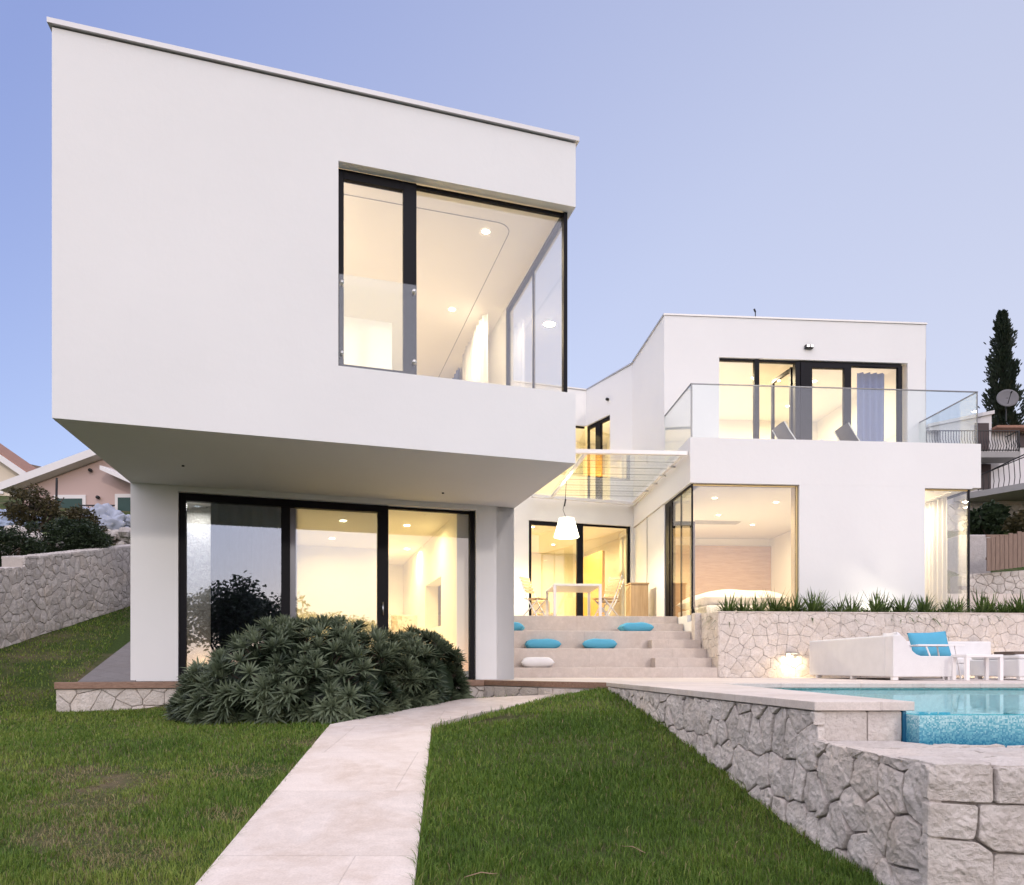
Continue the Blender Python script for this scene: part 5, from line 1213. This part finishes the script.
# pendant
pc = (1.235,16.3,3.13); pd = thing('pendant_lamp', 'glowing white conical pendant lamp hanging over the dining table', 'pendant lamp', (pc[0],pc[1],4.42))
m = MB(); m.lathe(pc, [(.285,0),(.17,.42),(.165,.42),(.28,0)], 32, False); m.build('lamp_shade', SHADEGLOW, pd)
m = MB(); m.tube([(pc[0],pc[1],pc[2]+.40), (pc[0]-.08,pc[1],pc[2]+.62), (pc[0]-.03,pc[1],pc[2]+.85), (pc[0]+.0,pc[1],4.46)], .007, 5); m.tube([(pc[0]-.05,pc[1],pc[2]+.70),(pc[0]-.02,pc[1],pc[2]+.86)], .018, 6); m.build('cord', DARKMETAL, pd)
lamp_point((pc[0],pc[1],pc[2]+.08), 150, (1,.84,.55), .07, pd)
# balcony loungers
def lounger(fr, label):
    root = thing('lounge_chair', label, 'lounge chair', fr(0,0,0), 'sling lounge chairs on the balcony')
    m = MB(); prof = [(-.42,.72),(-.30,.52),(-.16,.32),(.1,.27),(.42,.35)]
    V = [fr(x, y, z+.03*math.cos(y*4)) for x, z in prof for y in (-.27,0,.27)]
    m.add(V, [(i*3+j, i*3+j+1, i*3+j+4, i*3+j+3) for i in range(4) for j in range(2)], True); o = m.build('sling', GREYFAB, root); o.modifiers.new('s','SOLIDIFY').thickness = .012
    for y in (-.29,.29):
        m = MB(); m.tube([fr(-.42,y,.73), fr(-.30,y,.53), fr(-.16,y,.33), fr(.1,y,.28), fr(.42,y,.36)], .013, 6); m.build('side_rail', WHITEMETAL, root)
        m = MB(); m.tube([fr(-.4,y,.004), fr(.1,y,.28)], .012, 6); m.build('leg', WHITEMETAL, root); m = MB(); m.tube([fr(.40,y,.004), fr(-.1,y,.29)], .012, 6); m.build('leg', WHITEMETAL, root)
lounger(Frame(*FB(2.62,.95)[:2], 4, 4.625), 'grey sling lounge chair on the balcony before the open door')
lounger(Frame(*FB(4.02,.95)[:2], 4, 4.625), 'grey sling lounge chair on the balcony, right one before the closed sash')
for x, lab in ((3.2,'small round grey stool beside the lounge chair at the open balcony door'),(4.62,'small round grey stool beside the right balcony lounge chair')):
    c = FB(x,.95,4.621); s_ = thing('stool', lab, 'stool', c, 'stools on the balcony'); m = MB(); m.lathe((c[0],c[1],c[2]+.30), [(.26,0),(.27,.02),(.25,.045),(.05,.06)], 24); m.build('seat', GREYFAB, s_)
    for a in range(3):
        m = MB(); q = a*2.094; m.tube([(c[0]+.22*math.cos(q),c[1]+.22*math.sin(q),c[2]+.003), (c[0]+.08*math.cos(q),c[1]+.08*math.sin(q),c[2]+.30)], .012, 6); m.build('leg', WHITEMETAL, s_)
# bed seen through the lower corner window
bd = thing('bed', 'white bed inside the lit room behind the planter', 'bed', FB(1.9,3,1.24))
m = MB(); m.box(FB, 1.0, 2.9, 2.0, 4.2, 1.26, 1.6); m.build('base', WHITEFAB, bd, bevel=.04); m = MB(); pillow(m, FB(1.95,3.1,1.78), 2.0, 2.3, .45, R(4), 0, 3); m.build('duvet', WHITEFAB, bd)
ac = thing('armchair', 'beige armchair inside the room behind the courtyard sliding door', 'armchair', FC(-2.0,1.3,1.26))
m = MB(); m.box(FC, -2.3, -1.75, 1.1, 1.65, 1.35, 1.66); m.build('seat', m_fabric('beige_fabric', (.5,.4,.27)), ac, bevel=.05); m = MB(); m.box(FC, -2.3, -1.75, 1.66, 1.8, 1.35, 2.05); m.build('backrest', m_fabric('beige_fabric_back', (.5,.4,.27)), ac, bevel=.05)
for x in (-2.27,-1.82):
    for y in (1.13,1.72):
        m = MB(); m.box(FC, x, x+.04, y, y+.04, 1.262, 1.349); m.build('leg', WOODPALE, ac)

# ------------------------------------------------------------------ trees towards the sea, mirrored in the glass front
def pine(c, h, r, seed, label):
    gz = ground_z(c[0], c[1]); root = thing('pine_tree', label, 'tree', (c[0], c[1], gz), 'pines mirrored in the front wing glass'); rr = random.Random(seed)
    m = MB(); st = MB(); st.tube([(c[0],c[1],gz-.2), (c[0]+.2,c[1],gz+h*.3), (c[0]-.1,c[1],gz+h*.6)], [.17,.13,.08], 7)
    for k in range(7):
        a = rr.uniform(0, 6.283); q = rr.uniform(.2,.75); e = (c[0]+math.cos(a)*r*q, c[1]+math.sin(a)*r*q, gz+h*rr.uniform(.62,.85))
        st.tube([(c[0]+.1,c[1],gz+h*rr.uniform(.25,.5)), ((c[0]+e[0])/2,(c[1]+e[1])/2,gz+h*.55), e], [.07,.05,.02], 5)
        cloud(m, e, (r*.55,r*.55,h*.24), 700, .11, seed*10+k)
    m.build('crown', LEAFDARK, root); st.build('trunk', BARK, root)
for k, (x, y, h, r) in enumerate(((1.6,-18,7.2,2.6),(5.2,-20,7.0,2.8),(9.2,-23,6.8,2.8),(-2.2,-23,7.4,3.0),(13.5,-28,6.8,3.0),(3.6,-27,8.2,3.4))):
    pine((x, y), h, r, 200+k, 'dark umbrella-shaped pine mirrored in the left glass pane of the front wing')
